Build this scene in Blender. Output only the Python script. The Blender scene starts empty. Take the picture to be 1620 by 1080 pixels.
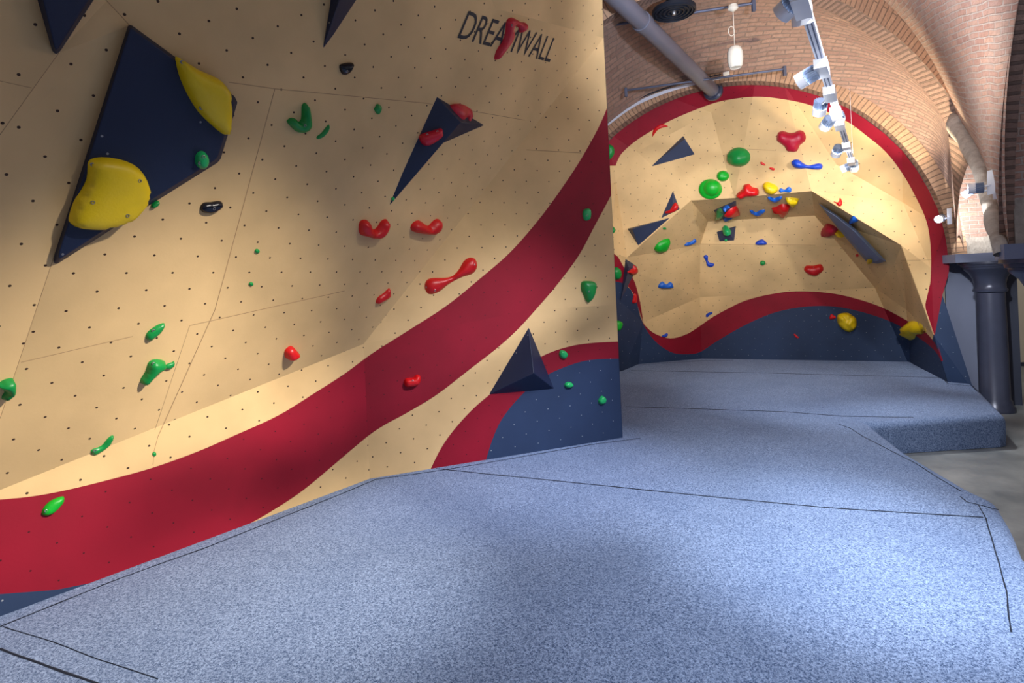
import bpy, bmesh, math, random
from mathutils import Vector, Matrix, noise
from mathutils.bvhtree import BVHTree
from mathutils.geometry import delaunay_2d_cdt
random.seed(4)
scene = bpy.context.scene
COL = scene.collection
V = Vector
# ------------------------------------------------------------------ camera
FPX, CX, CY, ROLL, EYE = 900.0, 810.0, 450.0, math.radians(2.6), V((0, 0, 2.0))
cr, sr = math.cos(ROLL), math.sin(ROLL)
cam_d = bpy.data.cameras.new('camera'); cam = bpy.data.objects.new('camera', cam_d); COL.objects.link(cam)
cam_d.sensor_width = 36; cam_d.lens = FPX / 1620 * 36; cam_d.shift_y = (CY - 540) / 1620
cam_d.clip_start = .05; cam_d.clip_end = 100
cam.matrix_world = Matrix(((cr, sr, 0, EYE.x), (0, 0, -1, EYE.y), (-sr, cr, 0, EYE.z), (0, 0, 0, 1)))
scene.camera = cam

def ray(px, py):
    ix, iy = px - CX, CY - py
    return V(((ix * cr + iy * sr) / FPX, 1, (-ix * sr + iy * cr) / FPX))
def at(px, py, d): return EYE + ray(px, py) * d
def onz(px, py, z):
    r = ray(px, py); return EYE + r * ((z - 2) / r.z)
def onplane(px, py, p, n):
    r = ray(px, py); return EYE + r * ((p - EYE).dot(n) / r.dot(n))

# ------------------------------------------------------------------ materials
def srgb(r, g, b):
    f = lambda c: (c / 255 / 12.92) if c / 255 < .04045 else ((c / 255 + .055) / 1.055) ** 2.4
    return (f(r), f(g), f(b), 1)
class NT:
    def __init__(s, name):
        s.m = bpy.data.materials.new(name); s.m.use_nodes = True
        s.t = s.m.node_tree; s.b = s.t.nodes['Principled BSDF']
    def n(s, typ, **kw):
        nd = s.t.nodes.new(typ)
        for k, v in kw.items():
            if k[0] == 'i' and k[1:].isdigit(): s.put(nd.inputs[int(k[1:])], v)
            elif k.startswith('I_'): s.put(nd.inputs[k[2:].replace('_', ' ')], v)
            else: setattr(nd, k, v)
        return nd
    def put(s, sock, v):
        if isinstance(v, bpy.types.NodeSocket): s.t.links.new(v, sock)
        else: sock.default_value = v
    def math(s, op, a, b=0.0, c=None):
        nd = s.n('ShaderNodeMath', operation=op, i0=a, i1=b)
        if c is not None: s.put(nd.inputs[2], c)
        return nd.outputs[0]
    def mix(s, f, a, b, mode='MIX'):
        nd = s.n('ShaderNodeMix', data_type='RGBA', blend_type=mode)
        s.put(nd.inputs[0], f); s.put(nd.inputs[6], a); s.put(nd.inputs[7], b)
        return nd.outputs[2]
    def noise(s, scale, detail=3, vec=None, rough=.5):
        nd = s.n('ShaderNodeTexNoise', I_Scale=scale, I_Detail=detail, I_Roughness=rough)
        if vec is not None: s.put(nd.inputs['Vector'], vec)
        return nd.outputs[0]
    def ramp(s, f, a, b, c0=(0, 0, 0, 1), c1=(1, 1, 1, 1)):
        nd = s.n('ShaderNodeValToRGB', i0=f)
        e = nd.color_ramp.elements; e[0].position = a; e[1].position = b; e[0].color = c0; e[1].color = c1
        return nd.outputs[0]
    def bump(s, h, st, dist=.01):
        nd = s.n('ShaderNodeBump', I_Strength=st, I_Distance=dist); s.put(nd.inputs['Height'], h)
        s.put(s.b.inputs['Normal'], nd.outputs[0])
    def fin(s, col, rough=.6, metal=0.0, spec=.5):
        s.put(s.b.inputs['Base Color'], col); s.put(s.b.inputs['Roughness'], rough)
        s.b.inputs['Metallic'].default_value = metal; s.b.inputs['Specular IOR Level'].default_value = spec
        return s.m
def objco(m): return m.n('ShaderNodeTexCoord').outputs['Object']
def uvco(m): return m.n('ShaderNodeTexCoord').outputs['UV']

def wall_paint(name, col, hole, rad=.0068, rough=.7, var=.10, spec=.3):
    m = NT(name); uv = uvco(m)
    sep = m.n('ShaderNodeSeparateXYZ', i0=uv)
    def dist(o):
        a = m.math('SUBTRACT', m.math('FRACT', m.math('ADD', m.math('DIVIDE', sep.outputs[0], .245), o)), .5)
        b = m.math('SUBTRACT', m.math('FRACT', m.math('ADD', m.math('DIVIDE', sep.outputs[1], .215), o)), .5)
        return m.math('SQRT', m.math('ADD', m.math('MULTIPLY', a, a), m.math('MULTIPLY', b, b)))
    d = m.math('MINIMUM', dist(0), dist(.5))
    mask = m.math('LESS_THAN', d, rad / .23)
    co = objco(m)
    n1 = m.noise(1.3, 4, co); n2 = m.noise(60, 2, co)
    dark = tuple(c * (1 - var * 2) for c in col[:3]) + (1,)
    lite = tuple(min(1, c * (1 + var)) for c in col[:3]) + (1,)
    base = m.mix(m.ramp(n1, .3, .7), dark, lite)
    sc = m.noise(9, 6, co, .75)
    base = m.mix(m.math('MULTIPLY', m.ramp(sc, .60, .75), .18), base, dark)
    c = m.mix(mask, base, hole)
    m.bump(n2, .12, .003)
    return m.fin(c, rough, spec=spec)
def plain(name, col, rough=.5, metal=0, var=.08, scale=8, bump=.1, bscale=80, spec=.5):
    m = NT(name); co = objco(m)
    n = m.noise(scale, 4, co)
    c = m.mix(n, tuple(x * (1 - var) for x in col[:3]) + (1,), tuple(min(1, x * (1 + var)) for x in col[:3]) + (1,))
    if bump: m.bump(m.noise(bscale, 3, co), bump, .003)
    return m.fin(c, rough, metal, spec)

CREAM = srgb(224, 190, 136)
M = {}
HOLE = srgb(62, 42, 30); PALE = srgb(150, 158, 165)
M['cream'] = wall_paint('cream wall paint', CREAM, HOLE)
M['red'] = wall_paint('crimson wall paint', srgb(142, 10, 38), srgb(60, 6, 14), .005, .65, .12)
M['navy'] = wall_paint('navy wall paint', srgb(42, 60, 92), PALE, .0045, .6, .12)
M['seam'] = plain('panel seam', srgb(168, 132, 92), .8)
M['vol'] = plain('dark blue volume paint', srgb(12, 28, 60), .55, var=.15, scale=5, bump=.2, bscale=160)
M['slate'] = plain('slate blue volume paint', srgb(104, 122, 156), .6, var=.12, scale=4)
M['cavevol'] = plain('faded navy volume paint', srgb(48, 58, 84), .5, var=.15, scale=5)
M['wood'] = plain('cream volume side', srgb(205, 172, 125), .7)
def hm(name, c, rough=.38): M[name] = plain(name + ' hold resin', c, rough, var=.10, scale=12, bump=.35, bscale=90)
hm('h_green', srgb(10, 140, 62)); hm('h_red', srgb(205, 14, 22)); hm('h_yellow', srgb(228, 196, 8), .45)
hm('h_blue', srgb(22, 100, 205)); hm('h_black', srgb(8, 12, 26), .25); hm('h_pink', srgb(196, 20, 48))
hm('h_bright', srgb(8, 170, 40)); hm('h_crimson', srgb(178, 10, 50), .45); hm('h_navy', srgb(20, 30, 60), .4)
hm('h_deepblue', srgb(12, 66, 190), .4); hm('h_mint', srgb(30, 170, 95), .3)
M['steel'] = plain('bolt steel', srgb(150, 150, 152), .4, .8, bump=0)
M['letter'] = plain('black lettering paint', srgb(14, 20, 38), .6, bump=0)
M['white'] = plain('white lamp enamel', srgb(235, 238, 245), .4, bump=0)
M['fin'] = plain('grey lamp fins', srgb(140, 155, 180), .45, .3, bump=0)
M['track'] = plain('white track', srgb(222, 226, 238), .4, bump=0)
M['trackdark'] = plain('track conductor', srgb(70, 85, 120), .4, .5, bump=0)
M['pipe'] = plain('grey painted pipe', srgb(112, 114, 128), .45, .1, var=.12, scale=3)
M['rod'] = plain('grey steel rod', srgb(100, 106, 126), .5, .4)
M['vent'] = plain('dark vent metal', srgb(40, 46, 58), .45, .4)
M['ivory'] = plain('ivory plastic', srgb(232, 224, 205), .4, bump=0)
M['iron'] = plain('dark painted cast iron', srgb(64, 69, 88), .28, .2, var=.2, scale=6, bump=.25, bscale=40)
M['panel'] = plain('slate grey board', srgb(112, 120, 145), .6, var=.15, scale=2)
M['panel2'] = plain('dark grey board', srgb(48, 54, 72), .55, var=.15, scale=2)
M['creamwall'] = plain('cream plaster', srgb(200, 190, 172), .8, var=.05, scale=2)
M['seamline'] = plain('mat seam stitching', srgb(14, 28, 48), .9, bump=0)

def emis(name, col, st):
    m = NT(name); m.b.inputs['Emission Color'].default_value = col; m.b.inputs['Emission Strength'].default_value = st
    return m.fin(col, .4)
M['glow'] = emis('lit lamp lens', (.93, .96, 1, 1), 40)
M['glowlow'] = emis('lit lamp lens dim', (.9, .95, 1, 1), 4)

def brick(name, c1, c2, mort, bw=.25, rh=.07, rot=0.0, strength=.9, mm=.010, lime=.35):
    m = NT(name); uv = uvco(m)
    mp = m.n('ShaderNodeMapping', I_Vector=uv); mp.inputs['Rotation'].default_value = (0, 0, rot)
    wob = m.n('ShaderNodeTexNoise', I_Scale=2.6, I_Detail=3); m.put(wob.inputs['Vector'], uv)
    w2 = m.n('ShaderNodeVectorMath', operation='SCALE'); m.put(w2.inputs[0], wob.outputs['Color']); w2.inputs['Scale'].default_value = .06
    ad = m.n('ShaderNodeVectorMath', operation='ADD'); m.put(ad.inputs[0], mp.outputs[0]); m.put(ad.inputs[1], w2.outputs[0])
    b = m.n('ShaderNodeTexBrick'); m.put(b.inputs['Vector'], ad.outputs[0])
    b.inputs['Color1'].default_value = c1; b.inputs['Color2'].default_value = c2; b.inputs['Mortar'].default_value = mort
    b.inputs['Scale'].default_value = 1; b.inputs['Mortar Size'].default_value = mm; b.inputs['Brick Width'].default_value = bw
    b.inputs['Row Height'].default_value = rh; b.inputs['Mortar Smooth'].default_value = .3; b.inputs['Bias'].default_value = -.1
    co = objco(m)
    n1 = m.noise(1.7, 5, co, .6); n2 = m.noise(22, 5, uv, .7)
    col = m.mix(m.math('MULTIPLY', m.ramp(n1, .42, .66), lime), b.outputs['Color'], mort)
    col = m.mix(m.math('MULTIPLY', m.ramp(n2, .35, .75), .45), col, tuple(x * .55 for x in c2[:3]) + (1,))
    h = m.math('ADD', m.math('MULTIPLY', m.math('SUBTRACT', 1, b.outputs['Fac']), .7), m.math('MULTIPLY', n2, .8))
    m.bump(h, strength, .022)
    return m.fin(col, .88, spec=.2)
B1, B2, MO = srgb(198, 164, 143), srgb(172, 138, 122), srgb(184, 170, 158)
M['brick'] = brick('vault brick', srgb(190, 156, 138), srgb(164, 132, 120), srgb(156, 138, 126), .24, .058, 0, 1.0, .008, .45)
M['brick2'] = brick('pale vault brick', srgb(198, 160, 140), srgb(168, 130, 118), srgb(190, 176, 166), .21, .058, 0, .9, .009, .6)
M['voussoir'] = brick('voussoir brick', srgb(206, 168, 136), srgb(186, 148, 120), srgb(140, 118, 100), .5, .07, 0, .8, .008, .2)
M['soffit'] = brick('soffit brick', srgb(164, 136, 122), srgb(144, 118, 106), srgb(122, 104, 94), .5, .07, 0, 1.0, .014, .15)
def plaster():
    m = NT('rough lime plaster'); co = objco(m)
    n = m.noise(5, 6, co, .7); c = m.mix(m.ramp(n, .3, .7), srgb(150, 140, 130), srgb(205, 198, 188))
    m.bump(m.noise(14, 6, co, .75), .9, .03); return m.fin(c, .9, spec=.2)
M['plaster'] = plaster()
def felt():
    m = NT('heathered blue felt'); co = objco(m)
    a = m.noise(210, 2, co, .6); b = m.noise(75, 3, co, .7); c0 = m.noise(1.6, 4, co)
    f = m.math('ADD', m.math('MULTIPLY', a, .55), m.math('MULTIPLY', b, .45))
    col = m.mix(m.ramp(f, .40, .60), srgb(42, 66, 104), srgb(154, 176, 214))
    col = m.mix(m.math('MULTIPLY', m.ramp(c0, .4, .7), .25), col, srgb(70, 92, 130))
    m.bump(f, .55, .006)
    m.b.inputs['Sheen Weight'].default_value = .25; m.b.inputs['Sheen Tint'].default_value = (.6, .7, 1, 1)
    return m.fin(col, .95, spec=.1)
M['felt'] = felt()
def concrete():
    m = NT('grey concrete'); co = objco(m)
    n = m.noise(1.8, 7, co, .65); n2 = m.noise(30, 4, co)
    col = m.mix(m.ramp(n, .35, .68), srgb(112, 117, 119), srgb(156, 160, 160)); m.bump(n2, .08, .004)
    return m.fin(col, m.math('ADD', m.math('MULTIPLY', n, .4), .15), spec=.5)
M['concrete'] = concrete()

# ------------------------------------------------------------------ object helpers
def tag(o, label=None, cat=None, group=None, kind=None):
    if label: o['label'] = label
    if cat: o['category'] = cat
    if group: o['group'] = group
    if kind: o['kind'] = kind
    return o
def empty(name, loc=(0, 0, 0)):
    o = bpy.data.objects.new(name, None); o.empty_display_size = .05; o.location = loc; COL.objects.link(o); return o
def mesh_obj(name, verts, faces, mats, parent=None, fmat=None, uvs=None, smooth=False, origin=None):
    """verts in world space; origin = world origin of the object"""
    og = V(origin) if origin is not None else V((0, 0, 0))
    me = bpy.data.meshes.new(name)
    me.from_pydata([tuple(V(v) - og) for v in verts], [], faces)
    for m in (mats if isinstance(mats, (list, tuple)) else [mats]): me.materials.append(M[m])
    if fmat: me.polygons.foreach_set('material_index', fmat)
    if uvs:
        ul = me.uv_layers.new(name='UVMap')
        for p in me.polygons:
            for li in p.loop_indices: ul.data[li].uv = uvs[me.loops[li].vertex_index]
    if smooth: me.polygons.foreach_set('use_smooth', [True] * len(me.polygons))
    me.update()
    o = bpy.data.objects.new(name, me); COL.objects.link(o)
    if parent:
        o.parent = parent; o.location = og - parent.location
    else: o.location = og
    return o
class MB:
    def __init__(s): s.v = []; s.f = []
    def add(s, vs, fs):
        k = len(s.v); s.v += [V(v) for v in vs]; s.f += [tuple(i + k for i in f) for f in fs]; return s
    def box(s, c, ax, ay, az):  # half-axis vectors
        c = V(c); vs = [c + ax * i + ay * j + az * k for i in (-1, 1) for j in (-1, 1) for k in (-1, 1)]
        return s.add(vs, [(0, 1, 3, 2), (4, 6, 7, 5), (0, 4, 5, 1), (2, 3, 7, 6), (0, 2, 6, 4), (1, 5, 7, 3)])
    def lathe(s, base, axis, prof, n=24, cap=True):
        axis = V(axis).normalized(); a = axis.orthogonal().normalized(); b = axis.cross(a); base = V(base)
        vs = []
        for (r, h) in prof:
            for i in range(n):
                t = 2 * math.pi * i / n; vs.append(base + axis * h + (a * math.cos(t) + b * math.sin(t)) * r)
        fs = []
        for j in range(len(prof) - 1):
            for i in range(n):
                k = (i + 1) % n; fs.append((j * n + i, j * n + k, (j + 1) * n + k, (j + 1) * n + i))
        if cap:
            fs.append(tuple(range(n - 1, -1, -1))); fs.append(tuple((len(prof) - 1) * n + i for i in range(n)))
        return s.add(vs, fs)
    def tube(s, pts, r, n=10):
        pts = [V(p) for p in pts]; vs = []; up = None
        for i, p in enumerate(pts):
            d = (pts[min(i + 1, len(pts) - 1)] - pts[max(i - 1, 0)]).normalized()
            if up is None: up = d.orthogonal().normalized()
            up = (up - d * up.dot(d)).normalized(); b = d.cross(up)
            for k in range(n):
                t = 2 * math.pi * k / n; vs.append(p + (up * math.cos(t) + b * math.sin(t)) * r)
        fs = []
        for j in range(len(pts) - 1):
            for i in range(n):
                k = (i + 1) % n; fs.append((j * n + i, j * n + k, (j + 1) * n + k, (j + 1) * n + i))
        fs.append(tuple(range(n - 1, -1, -1))); fs.append(tuple((len(pts) - 1) * n + i for i in range(n)))
        return s.add(vs, fs)
    def build(s, name, mat, parent=None, smooth=False, origin=None):
        o = mesh_obj(name, s.v, s.f, mat, parent, smooth=smooth, origin=origin)
        bm = bmesh.new(); bm.from_mesh(o.data); bmesh.ops.recalc_face_normals(bm, faces=bm.faces)
        if smooth:
            for e in bm.edges:
                if len(e.link_faces) == 2 and e.calc_face_angle(0) > .7: e.smooth = False
        bm.to_mesh(o.data); bm.free(); return o

def inside(p, poly):
    x, y = p; c = False; n = len(poly)
    for i in range(n):
        x1, y1 = poly[i]; x2, y2 = poly[i - 1]
        if (y1 > y) != (y2 > y) and x < (x2 - x1) * (y - y1) / (y2 - y1) + x1: c = not c
    return c
def crom(pts, closed=False, k=5):
    out = []; n = len(pts); rng = range(n if closed else n - 1)
    for i in rng:
        g = (lambda j: pts[j % n]) if closed else (lambda j: pts[max(0, min(n - 1, j))])
        p0, p1, p2, p3 = g(i - 1), g(i), g(i + 1), g(i + 2)
        for s in range(k):
            t = s / k
            out.append(tuple(.5 * ((2 * p1[a]) + (-p0[a] + p2[a]) * t + (2 * p0[a] - 5 * p1[a] + 4 * p2[a] - p3[a]) * t * t + (-p0[a] + 3 * p1[a] - 3 * p2[a] + p3[a]) * t ** 3) for a in range(2)))
    if not closed: out.append(tuple(pts[-1]))
    return out
def loop_edges(n, k=0): return [(k + i, k + (i + 1) % n) for i in range(n)]

# ------------------------------------------------------------------ folded plywood walls (facets + painted zones)
def tri_in(p, t):
    s = []
    for i in range(3):
        a, b = t[i], t[(i + 1) % 3]; s.append((b[0] - a[0]) * (p[1] - a[1]) - (b[1] - a[1]) * (p[0] - a[0]))
    return (min(s) >= -1e-6) or (max(s) <= 1e-6)
def folded_wall(pv, creases, boundary, paint, parent, seams=(), back=(0, .12, 0), name='wall_panel'):
    """pv: {id:(px,py,world point)} creases: list of id chains; boundary: closed id chain;
    paint: list of (material, closed picture outline) later wins"""
    ids = list(pv); ix = {k: i for i, k in enumerate(ids)}
    co = [V(pv[k][:2]) for k in ids]
    ce = []
    for ch in creases: ce += [(ix[a], ix[b]) for a, b in zip(ch, ch[1:])]
    be = [(ix[a], ix[b]) for a, b in zip(boundary, boundary[1:] + boundary[:1])]
    bpoly = [tuple(pv[k][:2]) for k in boundary]
    v2, e2, f2, ov, oe, of = delaunay_2d_cdt(co, ce + be, [], 0, 1e-4)
    W = [pv[ids[o[0]]][2] for o in ov]
    cset = set()
    for a, b in ce: cset.add(frozenset((tuple(co[a]), tuple(co[b]))))
    tris = []
    for f in f2:
        c = sum((v2[i] for i in f), V((0, 0))) / 3
        if inside(c, bpoly): tris.append(f)
    # panel ids: flood fill over non-crease edges
    owner = {}
    adj = {}
    for ti, f in enumerate(tris):
        for i in range(3): adj.setdefault(frozenset((f[i], f[(i + 1) % 3])), []).append(ti)
    ckey = set(frozenset((min(range(len(v2)), key=lambda i: (v2[i] - co[a]).length), min(range(len(v2)), key=lambda i: (v2[i] - co[b]).length))) for a, b in ce)
    pid = [-1] * len(tris); np_ = 0
    for s0 in range(len(tris)):
        if pid[s0] >= 0: continue
        st = [s0]; pid[s0] = np_
        while st:
            t = st.pop(); f = tris[t]
            for i in range(3):
                e = frozenset((f[i], f[(i + 1) % 3]))
                if e in ckey: continue
                for t2 in adj[e]:
                    if pid[t2] < 0: pid[t2] = np_; st.append(t2)
        np_ += 1
    T = []
    for ti, f in enumerate(tris):
        a, b, c = (W[i] for i in f); n = (b - a).cross(c - a).normalized()
        if n.dot(a - EYE) > 0: n = -n
        T.append(([tuple(v2[i]) for i in f], a, n, pid[ti]))
    # fine triangulation with paint outlines
    co2 = [v for v in v2]; ed2 = []
    for f in tris: ed2 += [(f[0], f[1]), (f[1], f[2]), (f[2], f[0])]
    zones = []
    for m, pl in paint:
        k = len(co2); co2 += [V(p) for p in pl]; ed2 += loop_edges(len(pl), k); zones.append((m, pl))
    for (x1, y1, x2, y2, w) in seams:
        d = V((x2 - x1, y2 - y1)).normalized(); n = V((-d.y, d.x)) * w / 2
        q = [V((x1, y1)) + n, V((x2, y2)) + n, V((x2, y2)) - n, V((x1, y1)) - n]
        k = len(co2); co2 += q; ed2 += loop_edges(4, k); zones.append(('seam?', [tuple(p) for p in q]))
    v3, e3, f3, _, _, _ = delaunay_2d_cdt(co2, ed2, [], 0, 1e-4)
    mats = ['cream', 'red', 'navy', 'seam']
    groups = {}
    alltri = []
    for f in f3:
        c = sum((v3[i] for i in f), V((0, 0))) / 3
        if abs((v3[f[1]] - v3[f[0]]).cross(v3[f[2]] - v3[f[0]])) < 1e-5: continue
        t = next((t for t in T if tri_in(c, t[0])), None)
        if t is None: continue
        m = 'cream'
        for zm, pl in zones:
            if inside(c, pl):
                if zm == 'seam?': m = 'seam' if m == 'cream' else m
                else: m = zm
        g = groups.setdefault(t[3], dict(v=[], key={}, f=[], m=[], n=V((0, 0, 0))))
        idx = []
        for i in f:
            if i not in g['key']:
                g['key'][i] = len(g['v']); g['v'].append(onplane(v3[i].x, v3[i].y, t[1], t[2]))
            idx.append(g['key'][i])
        a, b, cc = (g['v'][i] for i in idx)
        nn = (b - a).cross(cc - a)
        if nn.dot(a - EYE) > 0: idx.reverse(); nn = -nn
        g['n'] += nn; g['f'].append(tuple(idx)); g['m'].append(mats.index(m)); alltri.append([g['v'][i] for i in idx])
    for g in groups.values():
        n = g['n'].normalized(); up = V((0, 0, 1)); a = up.cross(n).normalized(); b = n.cross(a)
        uv = [(v.dot(a), v.dot(b)) for v in g['v']]
        nv = len(g['v']); vs = list(g['v']); fs = list(g['f']); fm = list(g['m'])
        # plywood thickness: edge band and back face
        cnt = {}
        for f, mi in zip(g['f'], g['m']):
            for i in range(3): cnt.setdefault(frozenset((f[i], f[(i + 1) % 3])), []).append((f[i], f[(i + 1) % 3], mi))
        vs += [v - n * .03 for v in g['v']]; uv += uv
        for f in g['f']: fs.append(tuple(i + nv for i in reversed(f))); fm.append(3)
        for e, l in cnt.items():
            if len(l) == 1:
                i, j, mi = l[0]; fs.append((j, i, i + nv, j + nv)); fm.append(mi)
        mesh_obj(name, vs, fs, mats, parent, fmat=fm, uvs=uv, origin=sum(g['v'], V((0, 0, 0))) / nv)
    return alltri

def bvh_of(tris):
    vs = []; fs = []
    for t in tris: k = len(vs); vs += t; fs.append((k, k + 1, k + 2))
    return BVHTree.FromPolygons(vs, fs)

# ------------------------------------------------------------------ volumes and holds
class Surf:
    def __init__(s, tris): s.t = list(tris); s.b = bvh_of(s.t)
    def hit(s, px, py):
        r = ray(px, py).normalized(); loc, n, i, d = s.b.ray_cast(EYE, r)
        if loc is None:
            loc, n, i, d = s.b.find_nearest(at(px, py, 6))
        if n.dot(r) > 0: n = -n
        return loc, n
    def more(s, tris): s.t += tris; s.b = bvh_of(s.t)
def Z(ox, oy, sc, pts): return [(ox + x / sc, oy + y / sc) for x, y in pts]
def cen(pts): return (sum(p[0] for p in pts) / len(pts), sum(p[1] for p in pts) / len(pts))
def grow(pts, k, c=None):
    c = c or cen(pts); return [(c[0] + (x - c[0]) * k, c[1] + (y - c[1]) * k) for x, y in pts]
def pyramid(S, base, apex, h, mat, label, group, at_=None, name='climbing_volume', screws=(), fit=False):
    """base outline (picture), apex list [(px,py)] -> one apex or plateau outline, h height above the panel"""
    c = at_ or cen(base); p, n = S.hit(*c)
    if fit:
        hs = [S.hit(x, y)[0] for x, y in grow(base, .93)]
        n = (hs[4] - hs[0]).cross(hs[6] - hs[2]).normalized() if len(hs) > 6 else n
        A_, B_, C_ = S.hit(*fit[0])[0], S.hit(*fit[1])[0], S.hit(*fit[2])[0]
        n = (B_ - A_).cross(C_ - A_).normalized()
        if n.dot(p - EYE) > 0: n = -n
        p = A_ + n * max(0, max((q - A_).dot(n) for q in hs) * .8)
    bv = [onplane(x, y, p, n) for x, y in base]
    q = p + n * h
    av = [onplane(x, y, q, n) for x, y in apex]
    vs = [v - n * .004 for v in bv] + av; k = len(bv)
    if len(av) == 1: fs = [(i, (i + 1) % k, k) for i in range(k)]
    else: fs = [(i, (i + 1) % k, k + (i + 1) % k, k + i) for i in range(k)] + [tuple(k + i for i in range(k))]
    fs.append(tuple(range(k - 1, -1, -1)))
    og = sum(bv, V((0, 0, 0))) / k
    root = empty(name, og); tag(root, label, 'climbing volume', group)
    o = mesh_obj('volume_shell', vs, fs, mat, root, origin=og)
    bm = bmesh.new(); bm.from_mesh(o.data); bmesh.ops.recalc_face_normals(bm, faces=bm.faces)
    bmesh.ops.bevel(bm, geom=[e for e in bm.edges], offset=.006, segments=2, affect='EDGES', profile=.5, clamp_overlap=True)
    bm.to_mesh(o.data); bm.free()
    tr = []
    for f in fs[:-1]:
        for i in range(1, len(f) - 1): tr.append([vs[f[0]], vs[f[i]], vs[f[i + 1]]])
    S.more(tr)
    for (sx, sy) in screws:
        sp, sn = S.hit(sx, sy); MB().lathe(sp - sn * .002, sn, [(.006, 0), (.006, .004), (.003, .005)], 10).build('screw', 'steel', root, origin=sp)
    return root
def ell(cx, cy, rx, ry, n=14, rot=0):
    c, s = math.cos(math.radians(rot)), math.sin(math.radians(rot))
    return [(cx + rx * math.cos(t) * c - ry * math.sin(t) * s, cy + rx * math.cos(t) * s + ry * math.sin(t) * c) for t in (2 * math.pi * i / n for i in range(n))]
HC = 0
def hold(S, pts, mat, label, group, h=None, bolts=(), at_=None, sharp=2.2, dens=9, tilt=(0, 0), ridge=None, lump=.12, name='climbing_hold'):
    global HC; HC += 1
    pts = crom(pts, True, 3 if len(pts) < 12 else 2)
    c = at_ or cen(pts); p, n = S.hit(*c)
    W = [onplane(x, y, p, n) for x, y in pts]
    og = sum(W, V((0, 0, 0))) / len(W)
    a = V((0, 0, 1)).cross(n).normalized(); b = n.cross(a)
    P = [V(((w - og).dot(a), (w - og).dot(b))) for w in W]
    xs = [q.x for q in P]; ys = [q.y for q in P]
    # put the outline a little inside so the bulge fills it
    step = max(max(xs) - min(xs), max(ys) - min(ys)) / (dens * 1.6)
    poly = [tuple(q) for q in P]
    def dist(x, y):
        m = 1e9; q = V((x, y))
        for i in range(len(P)):
            s, e = P[i - 1], P[i]; d = e - s; L = d.length_squared
            t = 0 if L == 0 else max(0, min(1, (q - s).dot(d) / L)); m = min(m, (q - s - d * t).length)
        return m
    ins = []
    y = min(ys); r = 0
    while y < max(ys):
        x = min(xs) + (step / 2 if r % 2 else 0)
        while x < max(xs):
            if inside((x, y), poly):
                dd = dist(x, y)
                if dd > step * .35: ins.append((V((x, y)), dd))
            x += step
        y += step * .87; r += 1
    # inner ring for a rounded rim
    co = P + [q[0] for q in ins]
    D = max([q[1] for q in ins] or [step])
    if h is None: h = D * .9
    v, e, f, ov, _, _ = delaunay_2d_cdt(co, loop_edges(len(P)), [], 1, 1e-6)
    vs = []; rimn = len(v)
    for q in v:
        d = dist(q.x, q.y); t = min(1, d / D)
        hh = h * (1 - (1 - t) ** sharp) ** (1 / sharp)
        hh *= 1 + tilt[0] * q.x / (max(xs) + 1e-6) + tilt[1] * q.y / (max(ys) + 1e-6)
        hh *= 1 + lump * noise.noise(V((q.x * 14 + HC * 3.1, q.y * 14, HC)))
        if ridge:
            rc = V((ridge[0] * max(xs), ridge[1] * max(ys))); k = (q - rc).length / (ridge[2] * D)
            if k < 1: hh += ridge[3] * D * math.sqrt(1 - k * k)
        vs.append(og + a * q.x + b * q.y + n * hh)
    fs = [tuple(t) for t in f if len(t) == 3]
    # skirt into the panel
    bedge = {}
    for t in fs:
        for i in range(3):
            k2 = (t[i], t[(i + 1) % 3]); bedge[k2] = 1
    rim = [k2 for k2 in bedge if (k2[1], k2[0]) not in bedge]
    sk = {}
    for (i, j) in rim:
        for q in (i, j):
            if q not in sk: sk[q] = len(vs); vs.append(vs[q] - n * .004)
        fs.append((j, i, sk[i], sk[j]))
    root = mesh_obj(name, vs, fs, mat, smooth=True, origin=og)
    bm = bmesh.new(); bm.from_mesh(root.data); bmesh.ops.recalc_face_normals(bm, faces=bm.faces)
    bm.to_mesh(root.data); bm.free()
    tag(root, label, 'climbing hold', group)
    if bolts:
        hb = BVHTree.FromPolygons(vs, [x for x in fs])
        for (bx, by) in bolts:
            r_ = ray(bx, by).normalized(); loc, nn, _, _ = hb.ray_cast(EYE, r_)
            if loc is None: loc, nn = og + n * h, n
            if nn.dot(r_) > 0: nn = -nn
            nn = (nn * .4 + n).normalized()
            MB().lathe(loc - nn * .004, nn, [(.009, 0), (.009, .006), (.006, .007), (.0055, .003)], 12).build('bolt', 'steel', root, origin=loc)
    return root

# ================================================================== LEFT CLIMBING WALL
A = onz(0, 975, .35); Bp = onz(585, 757, .35); C = onz(985, 692, .35)
zup = V((0, 0, 1))
nS = (Bp - A).cross(zup).normalized(); nR = (C - Bp).cross(zup).normalized()
def onS(x, y): return onplane(x, y, A, nS)
def onR(x, y): return onplane(x, y, Bp, nR)
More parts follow.
